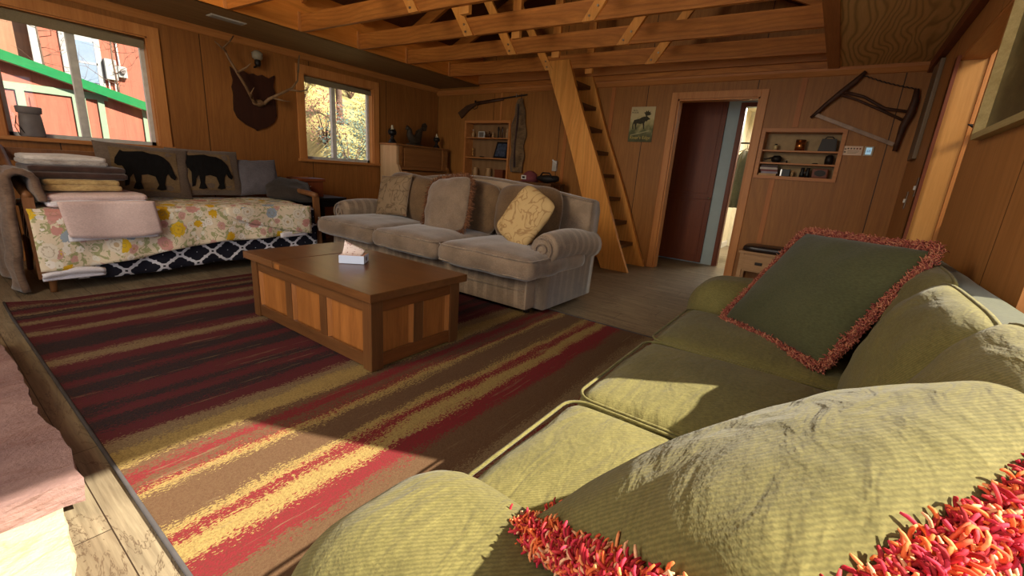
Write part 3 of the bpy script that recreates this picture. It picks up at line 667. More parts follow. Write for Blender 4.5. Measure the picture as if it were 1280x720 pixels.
# ------------------------------------------------------------------ pillows
def pillow_depth(u, v, t, pw=0.5): return t*((max(0, 1-abs(u)**2.6))*(max(0, 1-abs(v)**2.6)))**pw
def pillow(name, c, ux, vx, w, h, t, mat, parent=None, n=26, pinch=0.07, wr=0.012, seed=0, smooth=True, sag=0.0, lobes=3.0, rc=0.0):
    """pillow with centre c, edge directions ux (width) and vx (height)"""
    c = Vector(c); ux = Vector(ux).normalized(); vx = (Vector(vx)-ux*Vector(vx).dot(ux)).normalized(); nx = ux.cross(vx)
    b = B()
    def P(u, v, s):
        x = u*w/2*(1-pinch*(1-v*v))*math.sqrt(1-rc*v**4/2); y = v*h/2*(1-pinch*(1-u*u))*math.sqrt(1-rc*u**4/2)
        d = pillow_depth(u, v, t/2)
        k = noise.noise(Vector((u*lobes+seed, v*lobes, s*3)))+0.5*noise.noise(Vector((u*lobes*2.6, v*lobes*2.6+seed, s)))
        cr = max(abs(u), abs(v))
        fold = math.sin((math.atan2(v, u))*9+seed)*0.35*cr**2
        d = s*(d+(k+fold)*wr*min(1, d/(t*0.12+1e-6)))
        y -= sag*(1-v*v)*0.5*h*0.1
        return c+ux*x+vx*y+nx*d
    Vt = [[None]*(n+1) for _ in range(n+1)]; Vb = [[None]*(n+1) for _ in range(n+1)]
    for i in range(n+1):
        for j in range(n+1):
            u, v = math.sin((2*i/n-1)*PI/2), math.sin((2*j/n-1)*PI/2)
            Vt[i][j] = b.bm.verts.new(P(u, v, 1))
            Vb[i][j] = Vt[i][j] if i in (0, n) or j in (0, n) else b.bm.verts.new(P(u, v, -1))
    for i in range(n):
        for j in range(n):
            b.bm.faces.new((Vt[i][j], Vt[i+1][j], Vt[i+1][j+1], Vt[i][j+1]))
            b.bm.faces.new((Vb[i][j+1], Vb[i+1][j+1], Vb[i+1][j], Vb[i][j]))
    return mk(name, b, mat, parent, None if parent else c, smooth), (c, ux, vx, nx, P)
def rim_path(frame, w, h, pinch, n=40):
    c, ux, vx, nx, P = frame; out = []
    for sgn_a, sgn_b, ax in ((-1, -1, 0), (1, -1, 1), (1, 1, 2), (-1, 1, 3)):
        for k in range(n):
            f = -1+2*k/n
            u, v = ((f, -1), (1, f), (-f, 1), (-1, -f))[ax]
            out.append((P(u, v, 1), (ux*u+vx*v).normalized() if max(abs(u), abs(v)) == 1 and min(abs(u), abs(v)) > 0.97 else (ux*(u if abs(u) == 1 else 0)+vx*(v if abs(v) == 1 else 0)).normalized()))
    return out
def welt(name, frame, mat, parent, r=0.005):
    pts = [p for p, _ in rim_path(frame, 0, 0, 0, 24)]; pts.append(pts[0])
    mk(name, B().tube(pts, r, 6, False), mat, parent, smooth=True)
def fringe(name, frame, mat, parent, per, ln, rad, n=40, curl=0.3, layers=3, seg=3, keep=None, sides=3, droop=None, shag=0.0):
    b = B(); nx = frame[3]; c0_ = frame[0]
    path = rim_path(frame, 0, 0, 0, n); N = len(path)
    for i in range(N):
        p, o = path[i]; q = path[(i+1) % N][0]
        if keep and not keep(i/N): continue
        if droop and droop(i/N): o = (o*0.25-nx).normalized()
        for _ in range(per):
            base = p.lerp(q, random.random())+nx*random.uniform(-1, 1)*ln*0.22*layers/3-o*0.004+o*random.random()*shag-nx*shag*0.3*random.random()
            L = ln*random.uniform(0.7, 1.15); d = (o+Vector([random.uniform(-1, 1) for _ in range(3)])*curl+nx*random.uniform(-1, 1)*curl*1.3).normalized()
            if shag:
                axs = d.cross(Vector([random.uniform(-1, 1) for _ in range(3)])).normalized(); q_ = Matrix.Rotation(random.uniform(1.6, 3.4)/seg, 3, axs)
                pts = [base]; dd = d.copy()
                for k in range(seg): pts.append(pts[-1]+dd*L/seg); dd = q_ @ dd
            else:
                bend = Vector([random.uniform(-1, 1) for _ in range(3)])*L*curl*0.8
                pts = [base+d*L*(k/seg)+bend*(k/seg)**2-Vector((0, 0, 1))*L*0.25*(k/seg)**2 for k in range(seg+1)]
            b.tube(pts, [rad*(0.75 if k == 0 else 1.0 if k < seg else 0.6) for k in range(seg+1)], sides, True)
    return mk(name, b, mat, parent, smooth=True)
# rounded box cushion (seat cushions)
def cushion(name, x0, x1, y0, y1, z0, z1, mat, parent, crown=0.03, r=0.05, wr=0.004, seed=0, n=18, org=None, tilt=None):
    b = B(); bmesh.ops.create_cube(b.bm, size=2); bmesh.ops.subdivide_edges(b.bm, edges=b.bm.edges[:], cuts=n, use_grid_fill=True)
    cx, cy, cz = (x0+x1)/2, (y0+y1)/2, (z0+z1)/2; hx, hy, hz = (x1-x0)/2, (y1-y0)/2, (z1-z0)/2
    for v in b.bm.verts:
        u = Vector(v.co)
        p = Vector((u.x*hx, u.y*hy, u.z*hz)); rr = min(r, hx*0.95, hy*0.95, hz*0.95)
        inner = Vector((max(-hx+rr, min(hx-rr, p.x)), max(-hy+rr, min(hy-rr, p.y)), max(-hz+rr, min(hz-rr, p.z))))
        d = p-inner
        if d.length > 1e-6: p = inner+d.normalized()*rr
        f = max(0, 1-(p.x/hx)**2)*max(0, 1-(p.y/hy)**2)
        p.z += crown*f*(1 if u.z > 0 else -0.2)*max(0, abs(p.z)/hz)
        fy = max(0, 1-(p.x/hx)**2)*max(0, 1-(p.z/hz)**2); p.y += (1 if p.y > 0 else -1)*crown*0.5*fy*(abs(p.y)/hy)**2
        k = noise.noise(Vector((p.x*5+seed, p.y*5, p.z*5)))
        p += p.normalized()*k*wr*2
        v.co = p
        if tilt: v.co = tilt @ v.co
        v.co += Vector((cx, cy, cz))
    return mk(name, b, mat, parent, org, smooth=True)
def loop_rect(x0, x1, y0, y1, z, r=0.05, k=6, crown=0.0):
    pts = []
    for cx, cy, a0 in ((x1-r, y1-r, 0), (x0+r, y1-r, PI/2), (x0+r, y0+r, PI), (x1-r, y0+r, 1.5*PI)):
        for i in range(k+1):
            a = a0+PI/2*i/k; pts.append((cx+r*math.cos(a), cy+r*math.sin(a), z))
    pts.append(pts[0]); return pts
# ------------------------------------------------------------------ grey sofa
def grey_sofa():
    t = thing('taupe_sofa', 'long taupe velvet three-seat sofa with rolled arms behind the coffee chest', 'sofa', (3.1, 3.05, 0))
    # base with striped skirt panel
    mk('sofa_base', B().box(2.72, 3.60, 1.78, 4.36, 0.05, 0.33, 0.03), grey_base, t, smooth=False)
    mk('base_roll', B().tube([(2.735, 1.80, 0.205), (2.71, 3.05, 0.195), (2.735, 4.34, 0.205)], 0.018, 10), grey_base, t, smooth=True)
    for x in (2.80, 3.52):
        for y in (1.82, 4.30): mk('foot', B().lathe((x, y, 0.012 if x < 3 else 0), [(0.018, 0), (0.028, 0.01), (0.030, 0.06)], 12), iron_m, t, smooth=True)
    # arms: rolled profile extruded along X
    for s, yc in ((1, 1.76), (-1, 4.38)):
        prof = []
        R = 0.125; zc = 0.525
        yo = yc-s*0.0
        # outline: outside bottom -> roll -> inside bottom
        prof.append((yc-s*0.075, 0.05)); prof.append((yc-s*0.085, 0.42))
        for k in range(13):
            a = math.radians(215-k*22); prof.append((yc-s*(-math.cos(a))*0-0+s*(-1)*(-1)*0+(math.cos(a)*R)*s-0.02*s, zc+math.sin(a)*R))
        prof.append((yc+s*0.085, 0.42)); prof.append((yc+s*0.085, 0.05))
        pts = [(2.84, y, z) for y, z in prof]
        b = B()
        nx = 10; rings = []
        for i in range(nx+1):
            f = i/nx; x = 2.84+0.80*f; dz = 0.030*math.sin(PI*min(1, f*1.1))*1.0-0.02*f
            sc = 1-0.10*(1-f) if i else 0.86
            rings.append([b.bm.verts.new((x+(0.015 if i == 0 else 0)*0, yc+(y-yc)*sc, z if z < 0.3 else z+dz-(0.012 if i == 0 else 0))) for y, z in prof])
        for i in range(nx):
            for k in range(len(prof)-1): b.bm.faces.new((rings[i][k], rings[i][k+1], rings[i+1][k+1], rings[i+1][k]))
            b.bm.faces.new((rings[i][-1], rings[i][0], rings[i+1][0], rings[i+1][-1]))
        b.bm.faces.new(rings[0][::-1]); b.bm.faces.new(rings[-1])
        mk('arm', b, grey_side, t, smooth=True)
        # scroll front: spiral of gathered fabric
        sp = [(2.828-0.004, yc-0.02*s+s*0.10*(1-k/34)*math.cos(k*0.38+1.2), zc+0.10*(1-k/34)*math.sin(k*0.38+1.2)) for k in range(30)]
        mk('arm_scroll', B().tube(sp, 0.007, 6), grey_m, t, smooth=True)
        pass
    # back, crest higher in the middle
    def crest(y): f = (y-3.07)/1.40; return 0.90+0.125*math.cos(min(1, abs(f))*PI/2)**1.2
    b = B(); n = 26
    sect = lambda y: [(3.44, 0.30), (3.50, crest(y)-0.05), (3.54, crest(y)-0.008), (3.60, crest(y)), (3.66, crest(y)-0.02), (3.70, crest(y)-0.10), (3.66, 0.08), (3.50, 0.08)]
    rings = []
    for i in range(n+1):
        y = 1.70+(4.44-1.70)*i/n; rings.append([b.bm.verts.new((x+0.012*noise.noise(Vector((y*3, z*3, 0))), y, z)) for x, z in sect(y)])
    for i in range(n):
        for k in range(8): b.bm.faces.new((rings[i][k], rings[i][(k+1) % 8], rings[i+1][(k+1) % 8], rings[i+1][k]))
    b.bm.faces.new(rings[0][::-1]); b.bm.faces.new(rings[-1])
    mk('sofa_back', b, brown_fab if False else grey_side, t, smooth=True)
    mk('back_piping', B().tube([(3.52, 1.70+2.74*i/n, crest(1.70+2.74*i/n)-0.015) for i in range(n+1)], 0.008, 6), grey_m, t, smooth=True)
    ys = [(1.66, 2.62), (2.625, 3.48), (3.485, 4.42)]
    for i, (a, c) in enumerate(ys):
        cushion('seat_cushion', 2.55, 3.45, a, c, 0.315, 0.49, grey_m, t, 0.045, 0.07, 0.010, seed=i*7)
        for z in (0.475, 0.345):
            pts = loop_rect(2.563, 3.44, a+0.006, c-0.006, z, 0.07); mk('piping', B().tube(pts, 0.005, 6, False), grey_base, t, smooth=True)
    for i, (a, c) in enumerate([(1.92, 2.60), (2.60, 3.42), (3.42, 4.22)]):
        y = (a+c)/2; hgt = 0.52
        o, fr = pillow('back_cushion', (3.36, y, 0.725), (0, -1, -0.05*(i-1)-0.03), (0.16, 0, 1), c-a+0.03, hgt, 0.25, brown_fab, t, seed=i*3, pinch=0.0, wr=0.010, rc=0.55)
        welt('piping', fr, grey_m, t)
    return t
grey_sofa()
def throw(label, cat, name, c, ux, vx, w, h, t, mat, fr=None, wm=None, group=None, **k):
    th = thing(name, label, cat, c, group)
    o, f = pillow('pillow_cover', c, ux, vx, w, h, t, mat, th, **k)
    if wm: welt('piping', f, wm, th, 0.004)
    if fr: fringe('fringe', f, *[fr['mat'], th, fr['per'], fr['ln'], fr['rad']], n=fr.get('n', 40), curl=fr.get('curl', 0.3), seg=fr.get('seg', 3), layers=fr.get('layers', 3), sides=fr.get('sides', 3), keep=fr.get('keep'), droop=fr.get('droop'), shag=fr.get('shag', 0))
    return th, f
SP = 'throw pillows on the taupe sofa'
throw('square taupe pillow with brown scroll print, at the sofa end nearest the piano', 'pillow', 'throw_pillow', (3.20, 3.93, 0.745), (0.05, -1, 0.10), (0.30, 0, 1), 0.48, 0.46, 0.16, flo_grey, group=SP, seed=3, wm=grey_m)
throw('plain taupe velvet pillow with rust fringe, in the middle of the taupe sofa', 'pillow', 'throw_pillow', (3.10, 3.02, 0.735), (0, -1, 0.16), (0.33, -0.10, 1), 0.56, 0.54, 0.17, grey_m, fr=dict(mat=fr_grey, per=7, ln=0.055, rad=0.0028), group=SP, seed=9, rc=0.35, pinch=0.0)
throw('golden scroll-print pillow with red flecks leaning on the right arm of the taupe sofa', 'pillow', 'throw_pillow', (3.02, 2.05, 0.735), (-0.10, -0.84, -0.40), (0.32, -0.52, 0.82), 0.38, 0.48, 0.15, flo_gold, group=SP, seed=5, pinch=0.0, rc=0.4)
# ------------------------------------------------------------------ green sofa
def green_sofa():
    t = thing('green_sofa', 'olive green chenille three-seat sofa along the right wall in the foreground', 'sofa', (1.45, 0.0, 0))
    mk('sofa_base', B().box(0.30, 2.72, -0.44, 0.47, 0.06, 0.30, 0.02), green_dark, t)
    for x in (0.36, 2.66):
        for y in (-0.38, 0.40): mk('foot', B().lathe((x, y, 0), [(0.02, 0), (0.03, 0.01), (0.034, 0.07)], 12), iron_m, t, smooth=True)
    for i, (a, c) in enumerate([(0.575, 1.105), (1.115, 1.775), (1.785, 2.43)]):
        cushion('seat_cushion', a, c, -0.24, 0.525, 0.295, 0.455, green_m, t, 0.030, 0.055, 0.005, seed=20+i*5, n=22)
        for z in (0.448, 0.312):
            pts = loop_rect(a+0.004, c-0.004, -0.23, 0.524, z, 0.06); mk('piping', B().tube(pts, 0.005, 6, False), green_m, t, smooth=True)
    # arms: fat pillow-top arms
    for nm, a, c, z in (('near', 0.17, 0.565, 0.62), ('far', 2.435, 2.84, 0.615)):
        cushion('arm', a, c, -0.42, 0.56, 0.06, z-0.015, green_m, t, 0.02, 0.15, 0.006, seed=a*9, n=24)
    # back frame
    cushion('sofa_back', 0.30, 2.72, -0.452, -0.30, 0.10, 0.86, green_dark, t, 0.0, 0.06, 0.003, n=20)
    # loose back cushions, tilted
    for i, (a, c, zt) in enumerate([(0.62, 1.14, 0.88), (1.14, 1.73, 0.855), (1.80, 2.45, 0.85)]):
        cy, tk = (-0.235, 0.20) if i < 2 else (-0.275, 0.15)
        o, fr = pillow('back_cushion', ((a+c)/2, cy, 0.455+(zt-0.455)/2+0.01), (1, 0, 0.0), (0, -0.30, 1), c-a+0.04, (zt-0.44)*1.10, tk, green_m, t, n=40, seed=31+i*4, pinch=0.0, wr=0.008, lobes=1.7, rc=0.25)
        welt('piping', fr, green_m, t, 0.006)
    return t
green_sofa()
GP = 'fringed green pillows'
# far pillow leaning in the corner of the far seat
BL, BR, TL, TR = Vector((2.302, 0.335, 0.485)), Vector((1.906, -0.06, 0.485)), Vector((2.515, 0.048, 0.90)), Vector((2.122, -0.314, 0.935))
c = (BL+BR+TL+TR)/4; ux = (BR-BL+TR-TL); vx = (TL-BL+TR-BR)
throw('dark olive square pillow with rust fringe leaning in the far corner of the green sofa', 'pillow', 'fringed_pillow', c, -ux, vx, 0.58, 0.55, 0.17, green_dark, fr=dict(mat=fr_far, per=60, ln=0.026, rad=0.0019, n=44, curl=0.7, seg=4, shag=0.026), group=GP, seed=2, pinch=0.03, wr=0.006)
A_, B_, C_, D_ = Vector((0.475, 0.264, 0.60)), Vector((0.277, -0.016, 0.818)), Vector((0.817, -0.332, 0.873)), Vector((1.015, -0.053, 0.655))
c = (A_+B_+C_+D_)/4+(C_-B_).normalized()*0.045; ux = ((C_-B_)+(D_-A_)); vx = ((A_-B_)+(D_-C_))
throw('olive chenille pillow with bright red and orange fringe in the near foreground', 'pillow', 'fringed_pillow', c, ux, vx, 0.72, 0.42, 0.15, green_m, fr=dict(mat=fr_near, per=105, ln=0.024, rad=0.0019, n=46, curl=1.0, seg=5, layers=4, sides=4, shag=0.034, droop=lambda f: 0.25 < f < 0.75), group=GP, seed=8, pinch=0.02, wr=0.006, n=60, lobes=1.6)
# ------------------------------------------------------------------ daybed
DX0, DX1, DY0, DY1 = 0.52, 2.66, 4.52, 5.42
def daybed():
    t = thing('daybed', 'wood-framed daybed with a black and white trellis mattress under the wide window', 'daybed', (1.6, 5.0, 0))
    walnut = oak_dark
    for x in (DX0, DX1):
        s = 1 if x == DX0 else -1
        mk('leg', B().tube([(x+s*0.05, DY0+0.03, 0.30), (x+s*0.03, DY0-0.01, 0)], [0.030, 0.020], 10), walnut, t, smooth=True)
        mk('leg', B().tube([(x+s*0.05, DY1-0.03, 0.30), (x+s*0.03, DY1+0.01, 0)], [0.030, 0.020], 10), walnut, t, smooth=True)
        # arm frame: post, curved rail rising to the back
        mk('arm_post', B().beam((x, DY0+0.02, 0.10), (x, DY0+0.05, 0.69), 0.035, 0.06, (1, 0, 0)), walnut, t)
        zr = 1.0 if x == DX0 else 0.73
        mk('arm_rail', B().tube([(x, DY0+0.03, 0.69), (x, DY0+0.2, 0.70+(zr-0.7)*0.1), (x, DY1-0.3, 0.70+(zr-0.7)*0.47), (x, DY1-0.02, zr)], [0.028, 0.03, 0.03, 0.025], 10), walnut, t, smooth=True)
        mk('back_post', B().box(x-0.02, x+0.02, DY1-0.03, DY1+0.02, 0.25, zr, 0.005), walnut, t)
    mk('bed_rail', B().box(DX0, DX1, DY0+0.02, DY0+0.05, 0.22, 0.34, 0.004), walnut, t)
    mk('back_rail', B().box(DX0, DX1, DY1-0.01, DY1+0.02, 0.90, 1.0, 0.006), walnut, t)
    cushion('mattress', DX0+0.03, DX1-0.03, DY0+0.0, DY1-0.02, 0.27, 0.585, trel_m, t, 0.01, 0.05, 0.003, n=20)
    # hanging trellis dust cover
    b = B()
    b.grid(lambda u, v: (DX0+0.16+(DX1-DX0-0.2)*u, DY0-0.02+0.012*math.sin(u*40)*v, 0.40-0.32*v-0.015*math.sin(u*9)*v), 80, 8)
    ex = bmesh.ops.extrude_face_region(b.bm, geom=b.bm.faces[:])
    for v in [e for e in ex['geom'] if isinstance(e, bmesh.types.BMVert)]: v.co.y += 0.006
    mk('mattress_skirt', b, trel_m, t, smooth=True)
daybed()
def drape(f, nu, nv, thick, name, mat, parent=None, org=None, nrm=None):
    b = B(); b.grid(f, nu, nv); bmesh.ops.recalc_face_normals(b.bm, faces=b.bm.faces[:]); b.bm.normal_update()
    o = mk(name, b, mat, parent, org, smooth=True)
    m = o.modifiers.new('s', 'SOLIDIFY'); m.thickness = thick; m.offset = 0
    return o
def quilt_f(u, v):
    x = DX0-0.02+(2.50-DX0)*u; top = 0.60+0.012*noise.noise(Vector((x*5, v*7, 0)))
    L = [(DY1-0.14, 0.0), (DY0-0.02, 1.0)]
    drop = (0.42-0.17*u)+0.02*math.sin(u*9)
    fl = 0.86
    tot = fl+drop; s = v*tot
    if s < fl: y = DY1-0.10-s; z = top
    else: y = DY0-0.035-0.018*math.sin(u*34)*((s-fl)/drop)-0.03*((s-fl)/drop); z = top-(s-fl)-0.01
    if s >= fl-0.05 and s < fl+0.05: z -= 0.012
    if u < 0.04 and s > fl*0.4: x -= 0.0
    return (x, y, z)
t = thing('floral_quilt', 'yellow, pink and white floral quilt draped over the daybed', 'quilt', (1.5, 5.0, 0.6))
drape(quilt_f, 90, 60, 0.014, 'quilt_cover', floral_m, t)
drape(lambda u, v: (0.50+0.34*u, DY0-0.068-0.02*math.sin(v*6), 0.15-0.05*v+0.03*math.sin(u*3)*(1-v)), 12, 6, 0.012, 'quilt_lining', pinkw_m, t)
drape(lambda u, v: (1.72+0.80*u, DY0-0.078-0.012*math.sin(u*9), 0.60-(0.045+0.245*u**0.6)*v-0.004), 24, 10, 0.012, 'folded_corner', floral_m, t)
drape(lambda u, v: (2.20+0.28*u, DY0-0.066-0.004*math.sin(u*9), 0.33-0.05*v+0.01*u), 8, 3, 0.008, 'quilt_lining', pinkw_m, t)
def folded(name, label, x0, x1, y0, y1, z0, z1, layers, mat, mat2=None, cat='blanket', group='folded blankets on the daybed', seed=0, rnd=None, rot=0.0):
    t = thing(name, label, cat, ((x0+x1)/2, (y0+y1)/2, z0), group)
    h = (z1-z0)/layers
    M = Matrix.Rotation(rot, 3, 'Z'); cc = Vector(((x0+x1)/2, (y0+y1)/2, 0))
    for i in range(layers):
        o = cushion('fold_layer', x0+0.006*i, x1-0.004*i, y0+0.008*((i*3) % 4), y1, z0+h*i-0.002, z0+h*(i+1)+0.004, (mat2 if (mat2 and i % 2 == 0) else mat), t, 0.012, h*0.5, 0.008, seed=seed+i*5, n=16, tilt=M)
    return t
folded('pink_blanket', 'pale pink blanket folded over white sheeting on the floral quilt', 0.60, 1.20, 4.50, 5.05, 0.615, 0.70, 2, pink_m, pinkw_m, seed=3)
o = thing('draped_sheet', 'pale pink sheet end hanging over the front edge below the pink blanket', 'sheet', (0.95, 4.48, 0.6))
drape(lambda u, v: (0.64+0.55*u+0.03*v, DY0-0.10-0.014*math.sin(u*8+1)-0.01*v, 0.665-(0.25+0.03*math.sin(u*3))*v-0.0), 24, 10, 0.03, 'sheet_drop', pink_m, o)
drape(lambda u, v: (0.665+0.53*u, DY0-0.096-0.014*math.sin(u*8+1), 0.425-(0.045)*v), 24, 4, 0.026, 'sheet_hem', pinkw_m, o)
folded('tan_blanket', 'tan and cream patterned blanket folded on top of the pink one', 0.62, 1.06, 4.62, 5.10, 0.72, 0.80, 2, tan_bl, seed=11)
folded('brown_throw', 'dark brown plush throw folded in the middle of the blanket pile', 0.56, 1.12, 4.66, 5.16, 0.805, 0.895, 2, dkbr_bl, seed=17)
folded('white_towel', 'white towel with a grey stripe folded on top of the blanket pile', 0.56, 1.02, 4.72, 5.16, 0.90, 0.965, 2, fabric('towel_white', S(196, 186, 178), S(222, 214, 206), 120, 0.4, blot=9), fabric('towel_grey', S(120, 112, 106), S(196, 188, 180), 120, 0.4, blot=9), cat='towel', seed=23)
t = thing('fur_throw', 'brown fur throw slung over the left arm of the daybed to the floor', 'blanket', (0.46, 4.75, 0))
def fur(u, v):
    a = u*0.75; y = 4.50+a
    s = v*1.55
    if s < 0.75: p = Vector((0.44-0.03*math.sin(u*9)-0.05*(0.75-s), y, 0.03+s*1.06))
    elif s < 0.90: p = Vector((0.44+(s-0.75)*0.9, y, 0.825+0.03*math.sin((s-0.75)/0.15*PI)))
    else: p = Vector((0.585, y, 0.82-(s-0.9)*0.25))
    return p+Vector(noise.noise_vector(p*6))*0.035
drape(fur, 30, 40, 0.04, 'throw_cloth', fur_m, t)
# bear pillows
bear = [(-.46, .10), (-.44, .20), (-.38, .30), (-.34, .36), (-.30, .33), (-.22, .34), (-.10, .36), (0, .37), (.10, .34), (.22, .33), (.32, .28), (.40, .18), (.44, .08), (.46, -.02), (.50, -.10), (.46, -.16), (.40, -.12), (.36, -.04), (.32, -.10), (.28, -.26), (.30, -.36), (.22, -.38), (.14, -.36), (.18, -.28), (.14, -.12), (.02, -.08), (-.08, -.10), (-.10, -.24), (-.06, -.36), (-.14, -.38), (-.22, -.36), (-.18, -.24), (-.20, -.08), (-.26, -.16), (-.28, -.30), (-.34, -.32), (-.34, -.20), (-.32, -.02), (-.36, .06), (-.42, .06)]
black_felt = fabric('black_felt', S(12, 11, 11), S(20, 18, 18), 120, 0.3, sheen=0.0)
burlap = fabric('brown_burlap', S(96, 78, 54), S(124, 102, 74), 160, 0.5, blot=4, sheen=0.05)
burlap2 = fabric('taupe_suede', S(84, 70, 60), S(112, 96, 82), 160, 0.3, blot=6, sheen=0.2)
def patch(name, frame, w, h, poly, sc, off, mat, parent, lift=0.004):
    """a fabric patch following the pillow surface"""
    c, ux, vx, nx, P = frame; b = B()
    vs = [b.bm.verts.new((x*sc+off[0], y*sc+off[1], 0)) for x, y in poly]
    f = b.bm.faces.new(vs); bmesh.ops.triangulate(b.bm, faces=[f])
    bmesh.ops.subdivide_edges(b.bm, edges=b.bm.edges[:], cuts=4, use_grid_fill=True)
    for v in b.bm.verts:
        u_, v_ = max(-.98, min(.98, v.co.x/(w/2))), max(-.98, min(.98, v.co.y/(h/2)))
        v.co = P(u_, v_, 1)+nx*lift
    o = mk(name, b, mat, parent)
    m = o.modifiers.new('s', 'SOLIDIFY'); m.thickness = 0.004; m.offset = 0; return o
rect = lambda w, h: [(-w/2, -h/2), (w/2, -h/2), (w/2, h/2), (-w/2, h/2)]
BP = 'bear pillows on the daybed'
for c, ux, vx, w, h, lab in (((1.36, 5.14, 0.855), (1, -0.02, -0.05), (0, 0.20, 1), 0.68, 0.47, 'brown pillow with a walking black bear, left one directly under the window mullion'),
                             ((1.87, 5.20, 0.86), (1, 0.03, 0.0), (0, 0.22, 1), 0.64, 0.46, 'brown pillow with a walking black bear, right one beside the slate pillow')):
    th = thing('bear_pillow', lab, 'pillow', c, BP)
    o, f = pillow('pillow_cover', c, ux, vx, w, h, 0.17, burlap2, th, pinch=0.04, wr=0.008, seed=c[0]*9)
    patch('pillow_panel', f, w, h, rect(w*0.72, h*0.80), 1, (-0.01, 0), burlap, th, 0.003)
    patch('bear_silhouette', f, w, h, bear, 0.47, (-0.02, 0.0), black_felt, th, 0.009)
for nm, c, ux, vx, w, h, tt, m_, lab in (('slate_pillow', (2.36, 5.20, 0.83), (1, -0.12, 0.05), (0.05, 0.35, 1), 0.44, 0.40, 0.18, grey_pil, 'slate grey pillow propped right of the bear pillows'),
                                    ('charcoal_pillow', (2.62, 5.05, 0.715), (1, -0.25, -0.12), (0, 0.9, 0.42), 0.52, 0.46, 0.16, char_pil, 'charcoal pillow lying flat at the right end of the daybed')):
    throw(lab, 'pillow', nm, c, ux, vx, w, h, tt, m_, seed=w*20)
# ------------------------------------------------------------------ end table, box, outlet
t = thing('end_table', 'black end table with lower shelf between the daybed and the taupe sofa', 'table', (3.12, 5.3, 0))
ex0, ex1, ey0, ey1 = 2.84, 3.38, 5.08, 5.62
mk('tabletop', B().box(ex0, ex1, ey0, ey1, 0.585, 0.615, 0.004), black_m, t)
mk('apron', B().box(ex0+0.03, ex1-0.03, ey0+0.03, ey1-0.03, 0.50, 0.585), black_m, t)
for x in (ex0+0.02, ex1-0.06):
    for y in (ey0+0.02, ey1-0.06): mk('leg', B().box(x, x+0.04, y, y+0.04, 0, 0.585, 0.003), black_m, t)
mk('lower_shelf', B().box(ex0+0.03, ex1-0.03, ey0+0.03, ey1-0.03, 0.18, 0.20), tread_m, t)
t = thing('wooden_box', 'dark reddish wooden box with a stepped lid standing on the black end table', 'box', (3.0, 5.4, 0.616))
mk('box_body', B().box(2.86, 3.16, 5.24, 5.50, 0.616, 0.80, 0.004), brown_door, t)
mk('box_lid', B().box(2.84, 3.18, 5.22, 5.52, 0.80, 0.835, 0.006), brown_door, t)
for z in (0.66, 0.70, 0.74): mk('drawer_knob', B().ball((2.99, 5.236, z), 0.007, seg=8), steel_m, t, smooth=True)
tag(mk('leaning_frame', B().box(3.05, 3.28, 5.79, 5.812, 0.30, 0.36).box(3.05, 3.07, 5.79, 5.812, 0.30, 0.83).box(3.26, 3.28, 5.79, 5.812, 0.30, 0.83).box(3.05, 3.28, 5.79, 5.812, 0.81, 0.83), pine, None, (3.16, 5.8, 0.3)), 'thin pine frame against the wall behind the black end table', 'frame')
t = thing('wall_outlet', 'white electrical outlet with a black plug on the left wall beside the end table', 'outlet', (3.90, YL-0.004, 0.42))
mk('outlet_plate', B().box(3.72, 3.80, YL-0.007, YL-0.0005, 0.40, 0.52, 0.002), white_m, t)
mk('power_plug', B().box(3.745, 3.785, YL-0.035, YL-0.007, 0.44, 0.475, 0.004).tube([(3.765, YL-0.03, 0.455), (3.79, YL-0.06, 0.43), (3.83, YL-0.05, 0.30), (3.85, YL-0.04, 0.10)], 0.004, 6), black_m, t)
# ------------------------------------------------------------------ device on the sill of window 1
t = thing('sill_speaker', 'grey cylindrical appliance with a wider cap on the sill of the left window', 'speaker', (0.80, YL+0.02, 1.092))
gp = plain('grey_plastic', S(120, 112, 110), 0.5)
mk('appliance_body', B().lathe((0.785, YL+0.0, 1.092), [(0.078, 0), (0.082, 0.01), (0.072, 0.16), (0.066, 0.20)], 24, 1, 0.55), gp, t, smooth=True)
mk('appliance_cap', B().lathe((0.785, YL+0.0, 1.285), [(0.070, 0), (0.080, 0.005), (0.084, 0.05), (0.078, 0.058)], 24, 1, 0.55), gp, t, smooth=True)
mk('power_cable', B().tube([(0.735, YL-0.03, 1.11), (0.69, YL-0.035, 1.20), (0.70, YL-0.03, 1.26), (0.68, YL-0.035, 1.17), (0.70, YL-0.04, 1.10)], 0.003, 6), black_m, t, smooth=True)
# ------------------------------------------------------------------ antler mount
shield_m = wood('shield_walnut', S(40, 20, 14), S(64, 34, 22), 2, 1.4, 0.5, blotch=0)
t = thing('antler_mount', 'elk antlers mounted on a dark shield plaque between the two windows', 'antlers', (2.68, YL, 1.7))
half = [(0, 1.985), (0.05, 1.96), (0.10, 1.99), (0.18, 1.955), (0.245, 2.01), (0.235, 1.93), (0.215, 1.87), (0.245, 1.80), (0.225, 1.72), (0.24, 1.62), (0.245, 1.55), (0.21, 1.47), (0.12, 1.40), (0.03, 1.375), (0, 1.345)]
xc = 2.68
pts = [(xc+x, YL-0.001, z) for x, z in half]+[(xc-x, YL-0.001, z) for x, z in half[-2:0:-1]]
mk('shield_plaque', B().prism(pts, (0, -0.028, 0), 0.006), shield_m, t)
ant_m = wood('antler_bone', S(84, 60, 40), S(150, 118, 84), 2, 2, 0.5)
mk('skull_plate', B().ball((xc+0.02, YL-0.055, 1.665), 0.07, 0.035, 0.04, 14).noisy(0.008, 20), ant_m, t, smooth=True)
def antler(pts, r0, tines):
    b = B(); n = len(pts); b.tube(pts, [r0*(1-0.75*i/(n-1)) for i in range(n)], 9)
    for p in tines: b.tube(p, [r0*0.62, r0*0.45, r0*0.15][:len(p)], 8)
    return b
